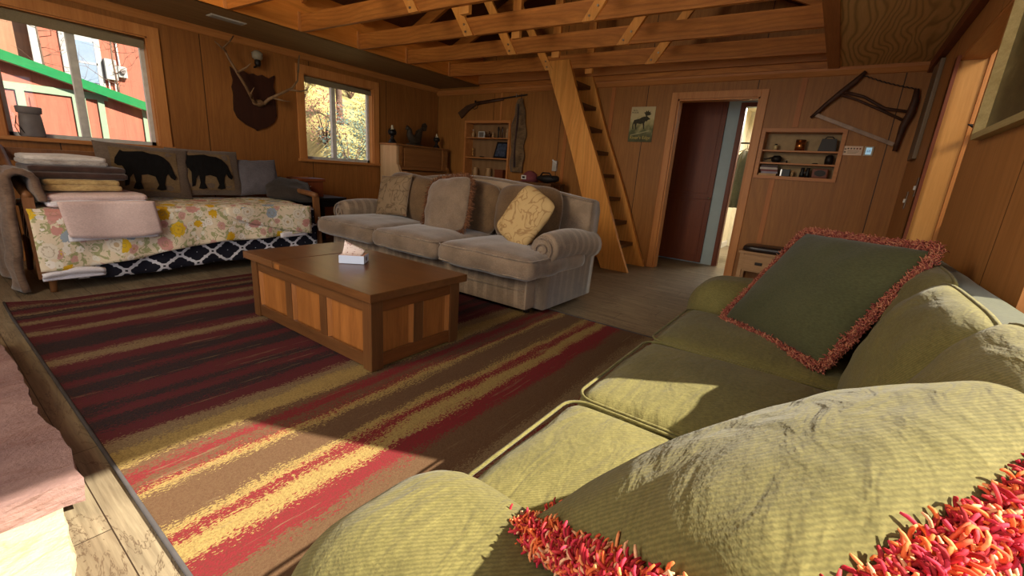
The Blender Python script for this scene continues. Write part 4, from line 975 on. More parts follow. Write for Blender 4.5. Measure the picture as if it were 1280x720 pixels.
yb = YL-0.06
mk('antler', antler([(xc, yb, 1.66), (2.62, yb-0.04, 1.68), (2.52, yb-0.12, 1.80), (2.42, yb-0.16, 1.93), (2.36, yb-0.14, 2.05), (2.32, yb-0.12, 2.16), (2.40, yb-0.10, 2.24), (2.45, yb-0.08, 2.31)], 0.021,
   [[(2.60, yb-0.06, 1.70), (2.55, yb-0.16, 1.74), (2.56, yb-0.22, 1.80)], [(2.42, yb-0.16, 1.93), (2.46, yb-0.30, 1.98), (2.48, yb-0.36, 2.02)], [(2.34, yb-0.13, 2.12), (2.27, yb-0.14, 2.17), (2.24, yb-0.12, 2.20)]]), ant_m, t, smooth=True)
mk('antler', antler([(xc+0.08, yb, 1.66), (2.80, yb-0.04, 1.72), (2.92, yb-0.10, 1.80), (3.04, yb-0.14, 1.88), (3.12, yb-0.13, 1.98), (3.15, yb-0.11, 2.12), (3.18, yb-0.10, 2.28)], 0.021,
   [[(2.84, yb-0.06, 1.74), (2.92, yb-0.14, 1.72), (3.00, yb-0.16, 1.72)], [(3.0, yb-0.13, 1.86), (3.14, yb-0.16, 1.86), (3.24, yb-0.14, 1.90)], [(3.14, yb-0.12, 2.08), (3.12, yb-0.18, 2.20), (3.13, yb-0.18, 2.26)]]), ant_m, t, smooth=True)
t = thing('wall_lamp', 'small wall lamp with a frosted shade above the antler plaque', 'lamp', (2.70, YL, 2.1))
mk('lamp_shade', B().lathe((2.71, YL-0.09, 2.13), [(0.035, 0), (0.055, 0.02), (0.058, 0.07), (0.03, 0.095)], 18), plain('frosted_glass', S(150, 140, 120), 0.4), t, smooth=True)
mk('lamp_bracket', B().tube([(2.71, YL, 2.06), (2.71, YL-0.07, 2.07), (2.71, YL-0.09, 2.13)], 0.012, 8).lathe((2.71, YL-0.09, 2.06), [(0.02, 0), (0.035, 0.03), (0.03, 0.07)], 14), iron_m, t, smooth=True)
# ceiling vent
t = thing('ceiling_vent', 'narrow metal air vent set in the low ceiling above the antlers', 'vent', (2.2, 5.22, 2.345))
mk('vent_frame', B().box(2.04, 2.36, 5.17, 5.29, 2.338, 2.3445, 0.002), vinyl_m, t)
for k in range(5): mk('vent_slat', B().box(2.06, 2.34, 5.19+k*0.018, 5.20+k*0.018, 2.332, 2.339), plain('vent_grey', S(150, 145, 136), 0.5) if k == 0 else bpy.data.materials['vent_grey'], t)
# ------------------------------------------------------------------ piano and ornaments
def piano():
    X0, X1, Y0, Y1, H = 4.46, 5.54, 5.42, 5.80, 1.345
    t = thing('upright_piano', 'tall old oak upright piano in the corner beside the smaller window', 'piano', (5.0, 5.5, 0))
    mk('end_panel', B().box(X0, X0+0.045, Y0, Y1, 0, H, 0.005), piano_lit, t)
    mk('end_panel', B().box(X1-0.045, X1, Y0, Y1, 0, H, 0.005), piano_m, t)
    mk('piano_lid', B().box(X0-0.02, X1+0.02, Y0-0.02, Y1, H, H+0.025, 0.006), piano_m, t)
    mk('upper_front', B().box(X0+0.045, X1-0.045, Y0+0.02, Y0+0.04, 1.02, H), piano_m, t)
    b = B().box(X0+0.16, X1-0.16, Y0+0.006, Y0+0.021, 1.05, H-0.04, 0.004)
    mk('carved_panel', b, piano_m, t)
    for x in (X0+0.06, X1-0.12): mk('front_pilaster', B().box(x, x+0.06, Y0-0.002, Y0+0.021, 1.02, H, 0.004), piano_m, t)
    mk('music_ledge', B().box(X0+0.045, X1-0.045, Y0-0.05, Y0+0.02, 1.0, 1.025, 0.003), piano_m, t)
    mk('fallboard', B().box(X0+0.045, X1-0.045, Y0-0.20, Y0+0.02, 0.83, 0.98, 0.01), piano_m, t)
    for x in (X0, X1-0.045):
        pts = [(x, Y0+0.01, 0.66), (x, Y0-0.30, 0.66), (x, Y0-0.31, 0.80), (x, Y0-0.25, 0.85), (x, Y0-0.14, 0.90), (x, Y0-0.06, 0.98), (x, Y0-0.03, 1.06), (x, Y0+0.01, 1.08)]
        mk('key_cheek', B().prism(pts, (0.045, 0, 0), 0.004), piano_lit if x == X0 else piano_m, t)
    mk('key_bed', B().box(X0, X1, Y0-0.30, Y0+0.02, 0.62, 0.68, 0.004), piano_m, t)
    kb = B()
    for k in range(36): kb.box(X0+0.06+k*0.0265, X0+0.06+k*0.0265+0.0245, Y0-0.27, Y0-0.12, 0.70, 0.735)
    mk('keys', kb, plain('ivory', S(222, 214, 190), 0.3), t)
    mk('lower_front', B().box(X0+0.045, X1-0.045, Y0+0.03, Y0+0.05, 0.10, 0.62), piano_m, t)
    mk('plinth', B().box(X0, X1, Y0, Y1, 0, 0.10, 0.004), piano_m, t)
    mk('piano_case', B().box(X0+0.045, X1-0.045, Y0+0.06, Y1, 0.1, H), piano_m, t)
piano()
for x, s, m_, lab in ((4.53, 1.08, black_m, 'black iron oil lamp with round glass on the window end of the piano'), (5.45, 0.95, iron_m, 'bronze oil lamp on the corner end of the piano')):
    z = 1.372; t = thing('oil_lamp', lab, 'lamp', (x, 5.6, z), 'oil lamps on the piano')
    mk('lamp_base', B().lathe((x, 5.6, z), [(0.062*s, 0), (0.06*s, 0.012), (0.035*s, 0.05*s), (0.018*s, 0.075*s), (0.03*s, 0.085*s), (0.03*s, 0.1*s)], 18), m_, t, smooth=True)
    mk('font_bowl', B().lathe((x, 5.6, z+0.1*s), [(0.02*s, 0), (0.055*s, 0.02*s), (0.06*s, 0.05*s), (0.045*s, 0.075*s), (0.02*s, 0.085*s)], 18), m_, t, smooth=True)
    mk('glass_chimney', B().lathe((x, 5.6, z+0.13*s), [(0.022*s, 0), (0.027*s, 0.02*s), (0.027*s, 0.05*s), (0.015*s, 0.085*s), (0.013*s, 0.11*s)], 16), glass_chim, t, smooth=True)
    mk('wire_guard', B().tube([(x+0.068*s*math.cos(a), 5.6, z+0.15*s+0.05*s*math.sin(a)) for a in [PI*k/10 for k in range(11)]], 0.005*s, 6).tube([(x-0.07*s, 5.6, z+0.15*s), (x+0.07*s, 5.6, z+0.15*s)], 0.005, 6), m_, t, smooth=True)
# fish / duck carving on the piano
t = thing('fish_sculpture', 'dark carved leaping fish sculpture on top of the piano between two oil lamps', 'sculpture', (4.97, 5.6, 1.372))
fishm = plain('carved_dark', S(70, 58, 46), 0.5, var=0.3, sc=30)
mk('sculpture_base', B().lathe((4.97, 5.6, 1.372), [(0.16, 0), (0.17, 0.01), (0.13, 0.03), (0.05, 0.04)], 16, 1, 0.45), fishm, t, smooth=True)
mk('fish_body', B().tube([(4.79, 5.6, 1.60), (4.82, 5.6, 1.63), (4.86, 5.6, 1.60), (4.87, 5.6, 1.52), (4.93, 5.6, 1.46), (5.02, 5.6, 1.46), (5.06, 5.6, 1.54), (5.10, 5.6, 1.62), (5.14, 5.6, 1.67)], [0.012, 0.035, 0.042, 0.05, 0.075, 0.075, 0.05, 0.03, 0.015], 12), fishm, t, smooth=True)
mk('fish_tail', B().prism([(5.10, 5.59, 1.64), (5.13, 5.59, 1.72), (5.19, 5.59, 1.74), (5.23, 5.59, 1.70), (5.21, 5.59, 1.62), (5.15, 5.59, 1.61)], (0, 0.02, 0), 0.004), fishm, t)
mk('fish_fin', B().prism([(4.97, 5.59, 1.50), (5.00, 5.59, 1.60), (5.06, 5.59, 1.63), (5.06, 5.59, 1.50)], (0, 0.02, 0), 0.004), fishm, t)
# ------------------------------------------------------------------ rifle, pelt, niche items on the far wall
t = thing('antique_rifle', 'old long rifle hung slanting on the far wall above the small shelf niche', 'rifle', (5.66, 4.7, 2.0))
gun = wood('gun_stock', S(58, 38, 26), S(96, 66, 44), 1, 2, 0.4)
xg = 5.645
mk('stock', B().prism([(xg, 5.33, 1.955), (xg, 5.25, 1.865), (xg, 5.10, 1.985), (xg, 5.00, 2.045), (xg, 4.92, 2.07), (xg, 4.90, 2.105), (xg, 5.05, 2.085), (xg, 5.15, 2.06)], (0.035, 0, 0), 0.006), gun, t)
mk('fore_end', B().tube([(xg+0.017, 4.92, 2.085), (xg+0.017, 4.40, 2.135)], [0.022, 0.015], 8), gun, t, smooth=True)
mk('barrel', B().tube([(xg+0.017, 4.95, 2.105), (xg+0.017, 3.97, 2.185)], 0.011, 8), iron_m, t, smooth=True)
mk('trigger_guard', B().tube([(xg+0.017, 5.03, 2.045), (xg+0.017, 4.99, 2.005), (xg+0.017, 4.93, 2.02), (xg+0.017, 4.91, 2.07)], 0.005, 6), iron_m, t, smooth=True)
mk('hammer', B().box(xg+0.008, xg+0.026, 4.955, 4.975, 2.10, 2.135, 0.002), iron_m, t)
mk('gun_hook', B().tube([(XF-0.001, 4.15, 2.19), (xg-0.004, 4.15, 2.16), (xg-0.004, 4.15, 2.20)], 0.005, 6), steel_m, t)
t = thing('hanging_pelt', 'long brown animal pelt hanging on the far wall under the rifle muzzle', 'pelt', (5.63, 4.07, 2.14))
def pelt(u, v):
    z = 2.13-1.05*v; w = 0.035+0.10*min(1, v*3)+0.012*math.sin(v*17); c_ = 4.07-0.0*v
    return (5.655-0.03*math.cos((u-0.5)*PI)-0.012*math.sin(u*9+v*5), c_+(0.5-u)*2*w*0.9+0.01*math.sin(v*23), z)
drape(pelt, 20, 50, 0.02, 'pelt_body', fabric('pelt_fur', S(74, 56, 38), S(134, 106, 74), 50, 0.8, blot=11, sheen=0.2), t)
mk('pelt_strip', B().tube([(5.61, 4.085, 2.05), (5.605, 4.07, 1.8), (5.605, 4.09, 1.5), (5.61, 4.075, 1.15)], [0.012, 0.02, 0.014, 0.022], 8).noisy(0.008, 14), dkbr_bl, t, smooth=True)
mk('pelt_loop', B().tube([(5.66, 4.07, 2.12), (5.66, 4.07, 2.20)], 0.006, 6), gun, t)
NG = 'small ornaments in the niche beside the pelt'
bottle_m = plain('brown_glass', S(70, 40, 24), 0.2)
def small(kind, lab, cat, y, z, m_, prof, parts=(), grp=NG, x=XF+0.07, seg=14):
    t = thing(kind, lab, cat, (x, y, z), grp)
    nm, pr = prof; mk(nm, B().lathe((x, y, z), pr, seg), m_, t, smooth=True)
    for pn, pm, pp, dz in parts: mk(pn, B().lathe((x, y, z+dz), pp, seg), pm, t, smooth=True)
    return t
z1, z2, z3 = 1.581, 1.273, 0.951
tan_m = plain('tan_ceramic', S(190, 150, 104), 0.4)
small('glass_bottle', 'small pale bottle at the left end of the top shelf beside the rifle', 'bottle', 5.07, z1, tan_m, ('bottle_body', [(0.022, 0), (0.024, 0.06), (0.010, 0.085), (0.009, 0.11)]), (('bottle_cap', white_m, [(0.011, 0), (0.011, 0.015)], 0.11),))
t = thing('picture_card', 'small white framed picture standing on the top shelf left of the brown bottles', 'picture', (XF+0.09, 4.90, z1), NG)
mk('picture_frame', B().box(XF+0.085, XF+0.10, 4.84, 4.97, z1, z1+0.10, 0.003), white_m, t); mk('picture_print', B().box(XF+0.082, XF+0.086, 4.855, 4.955, z1+0.012, z1+0.088), plain('print_grey', S(120, 110, 100), 0.6), t)
small('brown_bottle', 'short brown bottle just right of the small white picture', 'bottle', 4.78, z1, bottle_m, ('bottle_body', [(0.016, 0), (0.017, 0.05), (0.007, 0.07), (0.007, 0.085)]))
small('brown_bottle', 'stout dark bottle left of the tan figurine on the top shelf', 'bottle', 4.72, z1, bottle_m, ('bottle_body', [(0.022, 0), (0.023, 0.06), (0.009, 0.08), (0.009, 0.10)]))
small('tan_figurine', 'small tan figurine on the top shelf between dark bottles', 'figurine', 4.65, z1, tan_m, ('figure_body', [(0.018, 0), (0.014, 0.03), (0.008, 0.05), (0.016, 0.07), (0.008, 0.09)]))
small('candlestick', 'tall dark candlestick on the top shelf with a black base, left one of the pair', 'candlestick', 4.54, z1, black_m, ('stem', [(0.03, 0), (0.012, 0.02), (0.010, 0.10), (0.018, 0.12), (0.012, 0.17)]))
small('candlestick', 'tall dark candlestick on the top shelf nearer the pelt, right one of the pair', 'candlestick', 4.46, z1, bottle_m, ('stem', [(0.025, 0), (0.010, 0.02), (0.012, 0.10), (0.016, 0.13), (0.010, 0.17)]))
small('deer_figurine', 'pale figurine on the top shelf close to the pelt', 'figurine', 4.36, z1, tan_m, ('figure_body', [(0.026, 0), (0.020, 0.04), (0.024, 0.07), (0.012, 0.10), (0.020, 0.12), (0.006, 0.145)]))
t = thing('photo_frame', 'dark framed blue photograph standing on the middle shelf of the niche', 'picture', (XF+0.09, 4.47, z2), NG)
mk('picture_frame', B().prism([(XF+0.05, 4.33, z2), (XF+0.05, 4.61, z2), (XF+0.13, 4.60, z2+0.255), (XF+0.13, 4.36, z2+0.255)], (0.015, 0, 0)), black_m, t)
mk('photograph', B().prism([(XF+0.052, 4.365, z2+0.03), (XF+0.052, 4.575, z2+0.03), (XF+0.120, 4.57, z2+0.228), (XF+0.120, 4.385, z2+0.228)], (-0.004, 0, 0)), plain('photo_blue', S(84, 92, 110), 0.3, var=0.4, sc=22), t)
small('brass_figurine', 'small brass figurine at the left end of the middle shelf', 'figurine', 5.06, z2, plain('brass', S(170, 120, 60), 0.35, 0.6), ('figure_body', [(0.022, 0), (0.008, 0.03), (0.018, 0.06), (0.007, 0.10), (0.022, 0.13), (0.004, 0.15)]))
small('low_dish', 'low dark dish lying on the middle shelf left of the blue photograph', 'dish', 4.86, z2, iron_m, ('dish_body', [(0.03, 0), (0.045, 0.015), (0.043, 0.018)]))
small('glass_jar', 'glass jar on the bottom shelf of the niche just above the sofa back', 'jar', 4.98, z3, tan_m, ('jar_body', [(0.04, 0), (0.045, 0.10), (0.03, 0.14), (0.032, 0.16)]))
small('clay_pot', 'round clay pot on the bottom shelf right of the glass jar', 'pot', 4.70, z3, tan_m, ('pot_body', [(0.03, 0), (0.05, 0.06), (0.035, 0.13), (0.045, 0.16)]))
t = thing('keepsake_box', 'brown keepsake box on the bottom shelf beside the pelt', 'box', (XF+0.07, 4.46, z3), NG)
mk('box_body', B().box(XF+0.03, XF+0.12, 4.38, 4.54, z3, z3+0.12, 0.004), brown_door, t); mk('box_lid', B().box(XF+0.025, XF+0.125, 4.375, 4.545, z3+0.12, z3+0.15, 0.004), brown_door, t)
# things behind the sofa: cap, bag on a stool table; paper holder
t = thing('console_table', 'narrow dark console table standing behind the taupe sofa', 'table', (5.3, 3.4, 0))
mk('tabletop', B().box(5.12, 5.50, 3.10, 3.75, 0.94, 0.965, 0.003), tread_m, t)
for x in (5.13, 5.45):
    for y in (3.11, 3.70): mk('leg', B().box(x, x+0.04, y, y+0.04, 0, 0.94), tread_m, t)
t = thing('baseball_hat', 'dusky pink cap with a square patch behind the taupe sofa', 'cap', (5.3, 3.56, 0.966))
mk('cap_crown', B().lathe((5.3, 3.56, 0.966), [(0.115, 0), (0.115, 0.05), (0.09, 0.11), (0.04, 0.145), (0.005, 0.15)], 20), plain('cap_pink', S(128, 66, 70), 0.9), t, smooth=True)
mk('cap_patch', B().box(5.176, 5.186, 3.55, 3.63, 0.995, 1.05, 0.002), white_m, t)
mk('cap_patch', B().box(5.172, 5.177, 3.568, 3.612, 1.008, 1.036, 0.002), black_m, t)
mk('cap_brim', B().prism([(5.20, 3.48, 0.968), (5.10, 3.53, 0.968), (5.10, 3.60, 0.968), (5.20, 3.65, 0.968)], (0, 0, 0.008)), plain('cap_pink2', S(128, 66, 70), 0.9), t)
t = thing('black_bag', 'soft black bag lying behind the taupe sofa next to the pink cap', 'bag', (5.32, 3.27, 0.966))
mk('bag_body', B().ball((5.32, 3.27, 1.025), 0.13, 0.17, 0.058, 18).noisy(0.02, 9), plain('bag_nylon', S(40, 36, 34), 0.6), t, smooth=True)
mk('bag_strap', B().tube([(5.24, 3.15, 1.03), (5.22, 3.20, 1.10), (5.24, 3.32, 1.10), (5.26, 3.38, 1.04)], 0.010, 6), black_m, t, smooth=True)
t = thing('card_holder', 'white card holder with a bright slanted top on the far wall left of the ladder', 'card holder', (XF-0.02, 3.32, 1.2))
mk('holder_body', B().box(5.650, 5.683, 3.36, 3.43, 1.135, 1.28, 0.003), plain('holder_grey', S(190, 182, 170), 0.5), t)
mk('holder_card', B().beam((5.645, 3.43, 1.29), (5.645, 3.355, 1.245), 0.004, 0.018, (0, 0, 1)), white_m, t)
# ------------------------------------------------------------------ moose poster
t = thing('moose_poster', 'tin poster of a walking bull moose on the far wall between ladder and doorway', 'poster', (XF, 2.19, 1.77))
xp = XF-0.009
pm = NT('poster_print', 0.5)
zz = pm.xyz(pm.mp((1, 1, 1)))[2]
sky = pm.ramp(pm.ma('ADD', pm.ma('MULTIPLY', zz, 2.2), pm.ma('ADD', 0.5, pm.ma('MULTIPLY', pm.ma('SUBTRACT', pm.noise(scale=14, det=5), 0.5), 0.7))), [(0.0, S(70, 66, 32)), (0.30, S(96, 96, 56)), (0.5, S(160, 148, 96)), (0.7, S(196, 178, 128)), (1, S(190, 168, 124))])
pm.col(sky)
mk('poster_sheet', B().box(xp, XF-0.002, 2.035, 2.345, 1.565, 1.985), pm.m, t)
moose = [(-.46, .02), (-.42, .14), (-.30, .18), (-.12, .22), (.02, .30), (.14, .34), (.22, .34), (.28, .38), (.36, .34), (.42, .28), (.50, .22), (.50, .16), (.42, .16), (.36, .12), (.34, .02), (.30, .10), (.24, .06), (.20, -.04), (.22, -.20), (.24, -.40), (.18, -.40), (.14, -.20), (.10, -.06), (-.02, -.10), (-.14, -.08), (-.24, -.06), (-.26, -.20), (-.22, -.42), (-.28, -.42), (-.34, -.22), (-.38, -.06), (-.44, -.14), (-.42, -.40), (-.48, -.40), (-.50, -.14)]
antp = [(.24, .36), (.18, .50), (.10, .58), (.20, .60), (.24, .70), (.30, .62), (.36, .72), (.40, .60), (.48, .64), (.48, .52), (.56, .52), (.46, .42), (.34, .40)]
dm = plain('moose_ink', S(66, 58, 32), 0.6, var=0.3, sc=40)
mk('moose_figure', B().prism([(xp-0.002, 2.20-x*0.22, 1.80+y*0.20) for x, y in moose], (0.002, 0, 0)), dm, t)
mk('moose_antlers', B().prism([(xp-0.002, 2.20-x*0.22, 1.80+y*0.20) for x, y in antp], (0.002, 0, 0)), dm, t)
def text(body, name, size, mat, parent, loc, rot, ext=0.0004):
    cu = bpy.data.curves.new(name, 'FONT'); cu.body = body; cu.size = size; cu.extrude = ext; cu.align_x = 'CENTER'
    tmp = bpy.data.objects.new('tmp', cu); COL.objects.link(tmp); bpy.context.view_layer.update()
    me = bpy.data.meshes.new_from_object(tmp.evaluated_get(bpy.context.evaluated_depsgraph_get())); bpy.data.objects.remove(tmp)
    M = Matrix.Translation(Vector(loc)) @ rot.to_4x4(); me.transform(M); me.transform(Matrix.Translation(-world_loc(parent)))
    me.materials.clear(); me.materials.append(mat); o = bpy.data.objects.new(name, me); COL.objects.link(o); o.parent = parent; return o
ROTF = Matrix(((0, 0, -1), (-1, 0, 0), (0, 1, 0)))   # text facing -X, reading towards -Y
text("River's Edge", 'poster_title', 0.055, plain('title_gold', S(196, 170, 84), 0.5), t, (xp-0.001, 2.19, 1.60), ROTF)
text("BULL\nMOOSE", 'poster_caption', 0.026, dm, t, (xp-0.001, 2.29, 1.935), ROTF)
mk('poster_log', B().beam((xp-0.001, 2.32, 1.645), (xp-0.001, 2.08, 1.70), 0.002, 0.012, (0, 0, 1)), plain('log_tan', S(170, 160, 110)), t)
# ------------------------------------------------------------------ right niche items
NR = 'keepsakes in the niche beside the doorway'
za, zb, zc = 1.516, 1.386, 1.2465
small('spice_jar', 'small pale glass jar on the top shelf of the niche right of the doorway', 'jar', 0.665, za, plain('jar_glass', S(206, 184, 130), 0.2), ('jar_body', [(0.018, 0), (0.020, 0.045), (0.012, 0.055)]), (('jar_lid', iron_m, [(0.013, 0), (0.013, 0.012)], 0.055),), NR)
small('copper_tin', 'shiny copper tin in the middle of the top shelf', 'tin', 0.44, za, plain('copper', S(206, 134, 70), 0.25, 0.9), ('tin_body', [(0.045, 0), (0.046, 0.10)]), (('tin_lid', plain('copper_dark', S(150, 92, 50), 0.3, 0.9), [(0.048, 0), (0.048, 0.012), (0.04, 0.014)], 0.10),), NR, seg=24)
t = thing('binocular_case', 'dark case with a top handle at the right end of the top shelf', 'case', (XF+0.07, 0.20, za), NR)
mk('case_body', B().prism([(XF+0.03, 0.115, za), (XF+0.03, 0.275, za), (XF+0.03, 0.255, za+0.125), (XF+0.03, 0.13, za+0.125)], (0.08, 0, 0), 0.006), plain('case_leather', S(54, 48, 42), 0.5), t)
mk('case_handle', B().tube([(XF+0.07, 0.24, za+0.12), (XF+0.07, 0.215, za+0.145), (XF+0.07, 0.17, za+0.145), (XF+0.07, 0.145, za+0.12)], 0.006, 6), black_m, t, smooth=True)
t = thing('cast_pan', 'small dark cast iron ladle pan at the left end of the middle shelf', 'pan', (XF+0.06, 0.65, zb), NR)
mk('pan_bowl', B().lathe((XF+0.06, 0.63, zb), [(0.03, 0), (0.052, 0.025), (0.055, 0.055), (0.045, 0.060), (0.03, 0.075)], 18), iron_m, t, smooth=True); mk('pan_handle', B().tube([(XF+0.06, 0.68, zb+0.05), (XF+0.05, 0.75, zb+0.03)], 0.008, 8), iron_m, t, smooth=True)
small('enamel_mug', 'dark enamel mug at the right end of the middle shelf', 'mug', 0.155, zb, iron_m, ('mug_body', [(0.035, 0), (0.04, 0.05), (0.035, 0.085), (0.015, 0.10)]), (), NR)
small('brass_bell', 'tiny dark bell standing in the middle of the middle shelf', 'bell', 0.53, zb, iron_m, ('bell_body', [(0.012, 0), (0.008, 0.018), (0.003, 0.03)]), (), NR)
small('river_stone', 'small flat dark object lying right of centre on the middle shelf', 'stone', 0.27, zb, iron_m, ('stone_body', [(0.02, 0), (0.03, 0.006), (0.02, 0.013)]), (), NR)
bc = [S(190, 150, 96), S(150, 140, 150), S(120, 50, 44), S(190, 180, 170), S(70, 40, 40)]
blab = ['tan paperback at the bottom of the book stack in the niche', 'grey book second from the bottom of the stack', 'dark red book in the middle of the stack', 'white-edged book second from the top of the stack', 'dark maroon book on top of the stack']
for i in range(5):
    z = zc+i*0.0215; w = 0.17-0.006*((i*2) % 3)
    t = thing('stacked_book', blab[i], 'book', (XF+0.06, 0.68, z), 'books stacked in the niche')
    y0_ = 0.60-0.004*((i*3) % 4); cm_ = plain('book_cover_%d' % i, bc[i], 0.5)
    mk('cover', B().box(XF+0.005, XF+0.125, y0_, y0_+w, z, z+0.003).box(XF+0.005, XF+0.125, y0_, y0_+w, z+0.018, z+0.021).box(XF+0.005, XF+0.009, y0_, y0_+w, z+0.003, z+0.018), cm_, t)
    mk('pages', B().box(XF+0.010, XF+0.122, y0_+0.003, y0_+w-0.003, z+0.003, z+0.018), tan_m, t)
t = thing('old_camera', 'old black and silver camera on the bottom shelf right of the books', 'camera', (XF+0.06, 0.52, zc), NR)
mk('camera_body', B().box(XF+0.03, XF+0.09, 0.475, 0.565, zc, zc+0.075, 0.004), black_m, t); mk('camera_trim', B().box(XF+0.026, XF+0.031, 0.552, 0.564, zc+0.004, zc+0.072), steel_m, t)
small('film_canister', 'small tan canister between the two old cameras', 'canister', 0.455, zc, tan_m, ('canister_body', [(0.014, 0), (0.014, 0.065)]), (), NR)
t = thing('field_glasses', 'pair of small black field glasses standing in the bottom shelf', 'binoculars', (XF+0.06, 0.34, zc), NR)
for y in (0.315, 0.365): mk('barrel', B().lathe((XF+0.06, y, zc), [(0.024, 0), (0.024, 0.03), (0.016, 0.06), (0.018, 0.095), (0.014, 0.10)], 14), black_m, t, smooth=True)
mk('bridge', B().box(XF+0.05, XF+0.07, 0.325, 0.355, zc+0.04, zc+0.06), iron_m, t)
t = thing('table_radio', 'brown oval-faced radio at the right of the bottom shelf', 'radio', (XF+0.06, 0.20, zc), NR)
mk('radio_case', B().box(XF+0.03, XF+0.10, 0.135, 0.275, zc, zc+0.098, 0.012), brown_door, t)
mk('radio_dial', B().prism([(XF+0.026, 0.205+0.05*math.cos(a), zc+0.05+0.032*math.sin(a)) for a in [2*PI*k/20 for k in range(20)]], (0.004, 0, 0)), iron_m, t)
# ------------------------------------------------------------------ bow saw on the far wall
t = thing('bow_saw', 'antique wooden bow saw hung slanting on the far wall right of the doorway', 'saw', (5.64, 0.0, 1.9))
xs = 5.635
def limb(pts, w): return B().tube([(xs, y, z) for y, z in pts], w, 8)
mk('saw_arm', limb([(0.035, 2.245), (0.10, 2.16), (0.20, 2.055), (0.28, 1.97), (0.335, 1.90), (0.395, 1.835)], [0.016, 0.026, 0.026, 0.020, 0.020, 0.012]), darkiron, t, smooth=True)
mk('saw_arm', limb([(-0.375, 2.075), (-0.385, 1.98), (-0.375, 1.86), (-0.35, 1.75), (-0.345, 1.65), (-0.34, 1.53)], [0.018, 0.028, 0.032, 0.028, 0.022, 0.018]), darkiron, t, smooth=True)
mk('stretcher', B().tube([(xs, 0.18, 2.075), (xs-0.005, 0.0, 2.02), (xs-0.005, -0.18, 1.91), (xs, -0.36, 1.88)], [0.016, 0.012, 0.014, 0.012], 8), darkiron, t, smooth=True)
mk('stretcher', B().tube([(xs, 0.20, 2.05), (xs-0.002, 0.05, 1.995), (xs-0.002, -0.15, 1.90), (xs, -0.35, 1.80)], [0.014, 0.010, 0.012, 0.012], 8), darkiron, t, smooth=True)
mk('twisted_cord', B().tube([(xs, 0.05-0.42*k/24, 2.215-0.14*k/24-0.012*math.sin(k/24*PI)+0.004*(-1)**k) for k in range(25)], 0.005, 6), iron_m, t, smooth=True)
mk('saw_blade', B().beam((xs, 0.355, 1.862), (xs, -0.32, 1.59), 0.004, 0.034), plain('rust_steel', S(150, 124, 104), 0.45, 0.3, var=0.2), t)
# cards on the far wall
t = thing('notice_card', 'cream printed notice with a row of red icons beside the right niche', 'sign', (XF, -0.005, 1.53))
mk('card', B().box(XF-0.006, XF-0.001, -0.098, 0.055, 1.485, 1.572, 0.001), plain('card_cream', S(226, 196, 168), 0.5, var=0.04), t)
redm = plain('icon_red', S(130, 60, 40)); grm = plain('icon_brown', S(110, 90, 70))
for k in range(5): mk('card_icon', B().prism([(XF-0.0075, 0.018-0.024*k+0.008*math.cos(a), 1.548+0.008*math.sin(a)) for a in [2*PI*j/10 for j in range(10)]], (0.0015, 0, 0)), redm if k > 2 else grm, t)
for z_, h_ in ((1.543, 0.012), (1.515, 0.014)): mk('card_picture', B().box(XF-0.0075, XF-0.006, 0.032, 0.048, z_-h_/2, z_+h_/2), grm, t)
for k in range(3): mk('card_lines', B().box(XF-0.0075, XF-0.006, -0.075+0.01*k, 0.02, 1.524-0.011*k, 1.527-0.011*k), grm, t)
t = thing('thermostat', 'white wall thermostat with a pale blue screen right of the printed notice', 'thermostat', (XF, -0.155, 1.53))
mk('housing', B().box(XF-0.018, XF-0.001, -0.185, -0.110, 1.482, 1.572, 0.004), plain('thermo_case', S(190, 176, 150), 0.5), t)
scr = NT('lit_screen', 0.3); scr.col(S(170, 210, 230)); scr.b.inputs['Emission Color'].default_value = S(170, 215, 240); scr.b.inputs['Emission Strength'].default_value = 0.35
mk('screen', B().box(XF-0.0195, XF-0.018, -0.170, -0.125, 1.495, 1.560), scr.m, t)
text('68', 'screen_digits', 0.03, plain('digit_blue', S(90, 130, 180)), t, (XF-0.0203, -0.1475, 1.517), ROTF, 0.0002)
# ------------------------------------------------------------------ bench under the niche
t = thing('storage_bench', 'small oak bench with a dark leather cushion and drawers below the right niche', 'bench', (5.5, 0.3, 0))
by0, by1, bx0, bx1 = -0.42, 0.745, 5.36, 5.665
mk('bench_top', B().box(bx0-0.01, bx1, by0, by1+0.01, 0.405, 0.43, 0.004), bench_m, t)
for x in (bx0, bx1-0.04):
    for y in (by0+0.0, by1-0.045): mk('leg', B().box(x, x+0.04, y, y+0.04, 0, 0.405, 0.003), bench_m, t)
mk('bench_body', B().box(bx0+0.015, bx1-0.01, by0+0.03, by1-0.02, 0.21, 0.405), bench_m, t)
mk('lower_shelf', B().box(bx0+0.01, bx1-0.01, by0+0.02, by1-0.02, 0.06, 0.08), bench_m, t)
cushion('seat_pad', bx0, bx1-0.01, by0, by1-0.02, 0.431, 0.495, plain('dark_leather', S(46, 36, 34), 0.35, spec=0.5), t, 0.01, 0.03, 0.002, n=12)
for k, (a, c) in enumerate(((0.38, 0.705), (0.02, 0.345), (-0.34, -0.015))):
    d = mk('drawer', B().box(bx0-0.002, bx0+0.015, a, c, 0.225, 0.385, 0.003), bench_m, t)
    mk('drawer_rail', B().box(bx0-0.006, bx0-0.002, a+0.02, c-0.02, 0.245, 0.365, 0.002), bench_m, d)
    mk('handle', B().box(bx0-0.022, bx0-0.006, (a+c)/2-0.035, (a+c)/2+0.035, 0.295, 0.325, 0.005), iron_m, d)
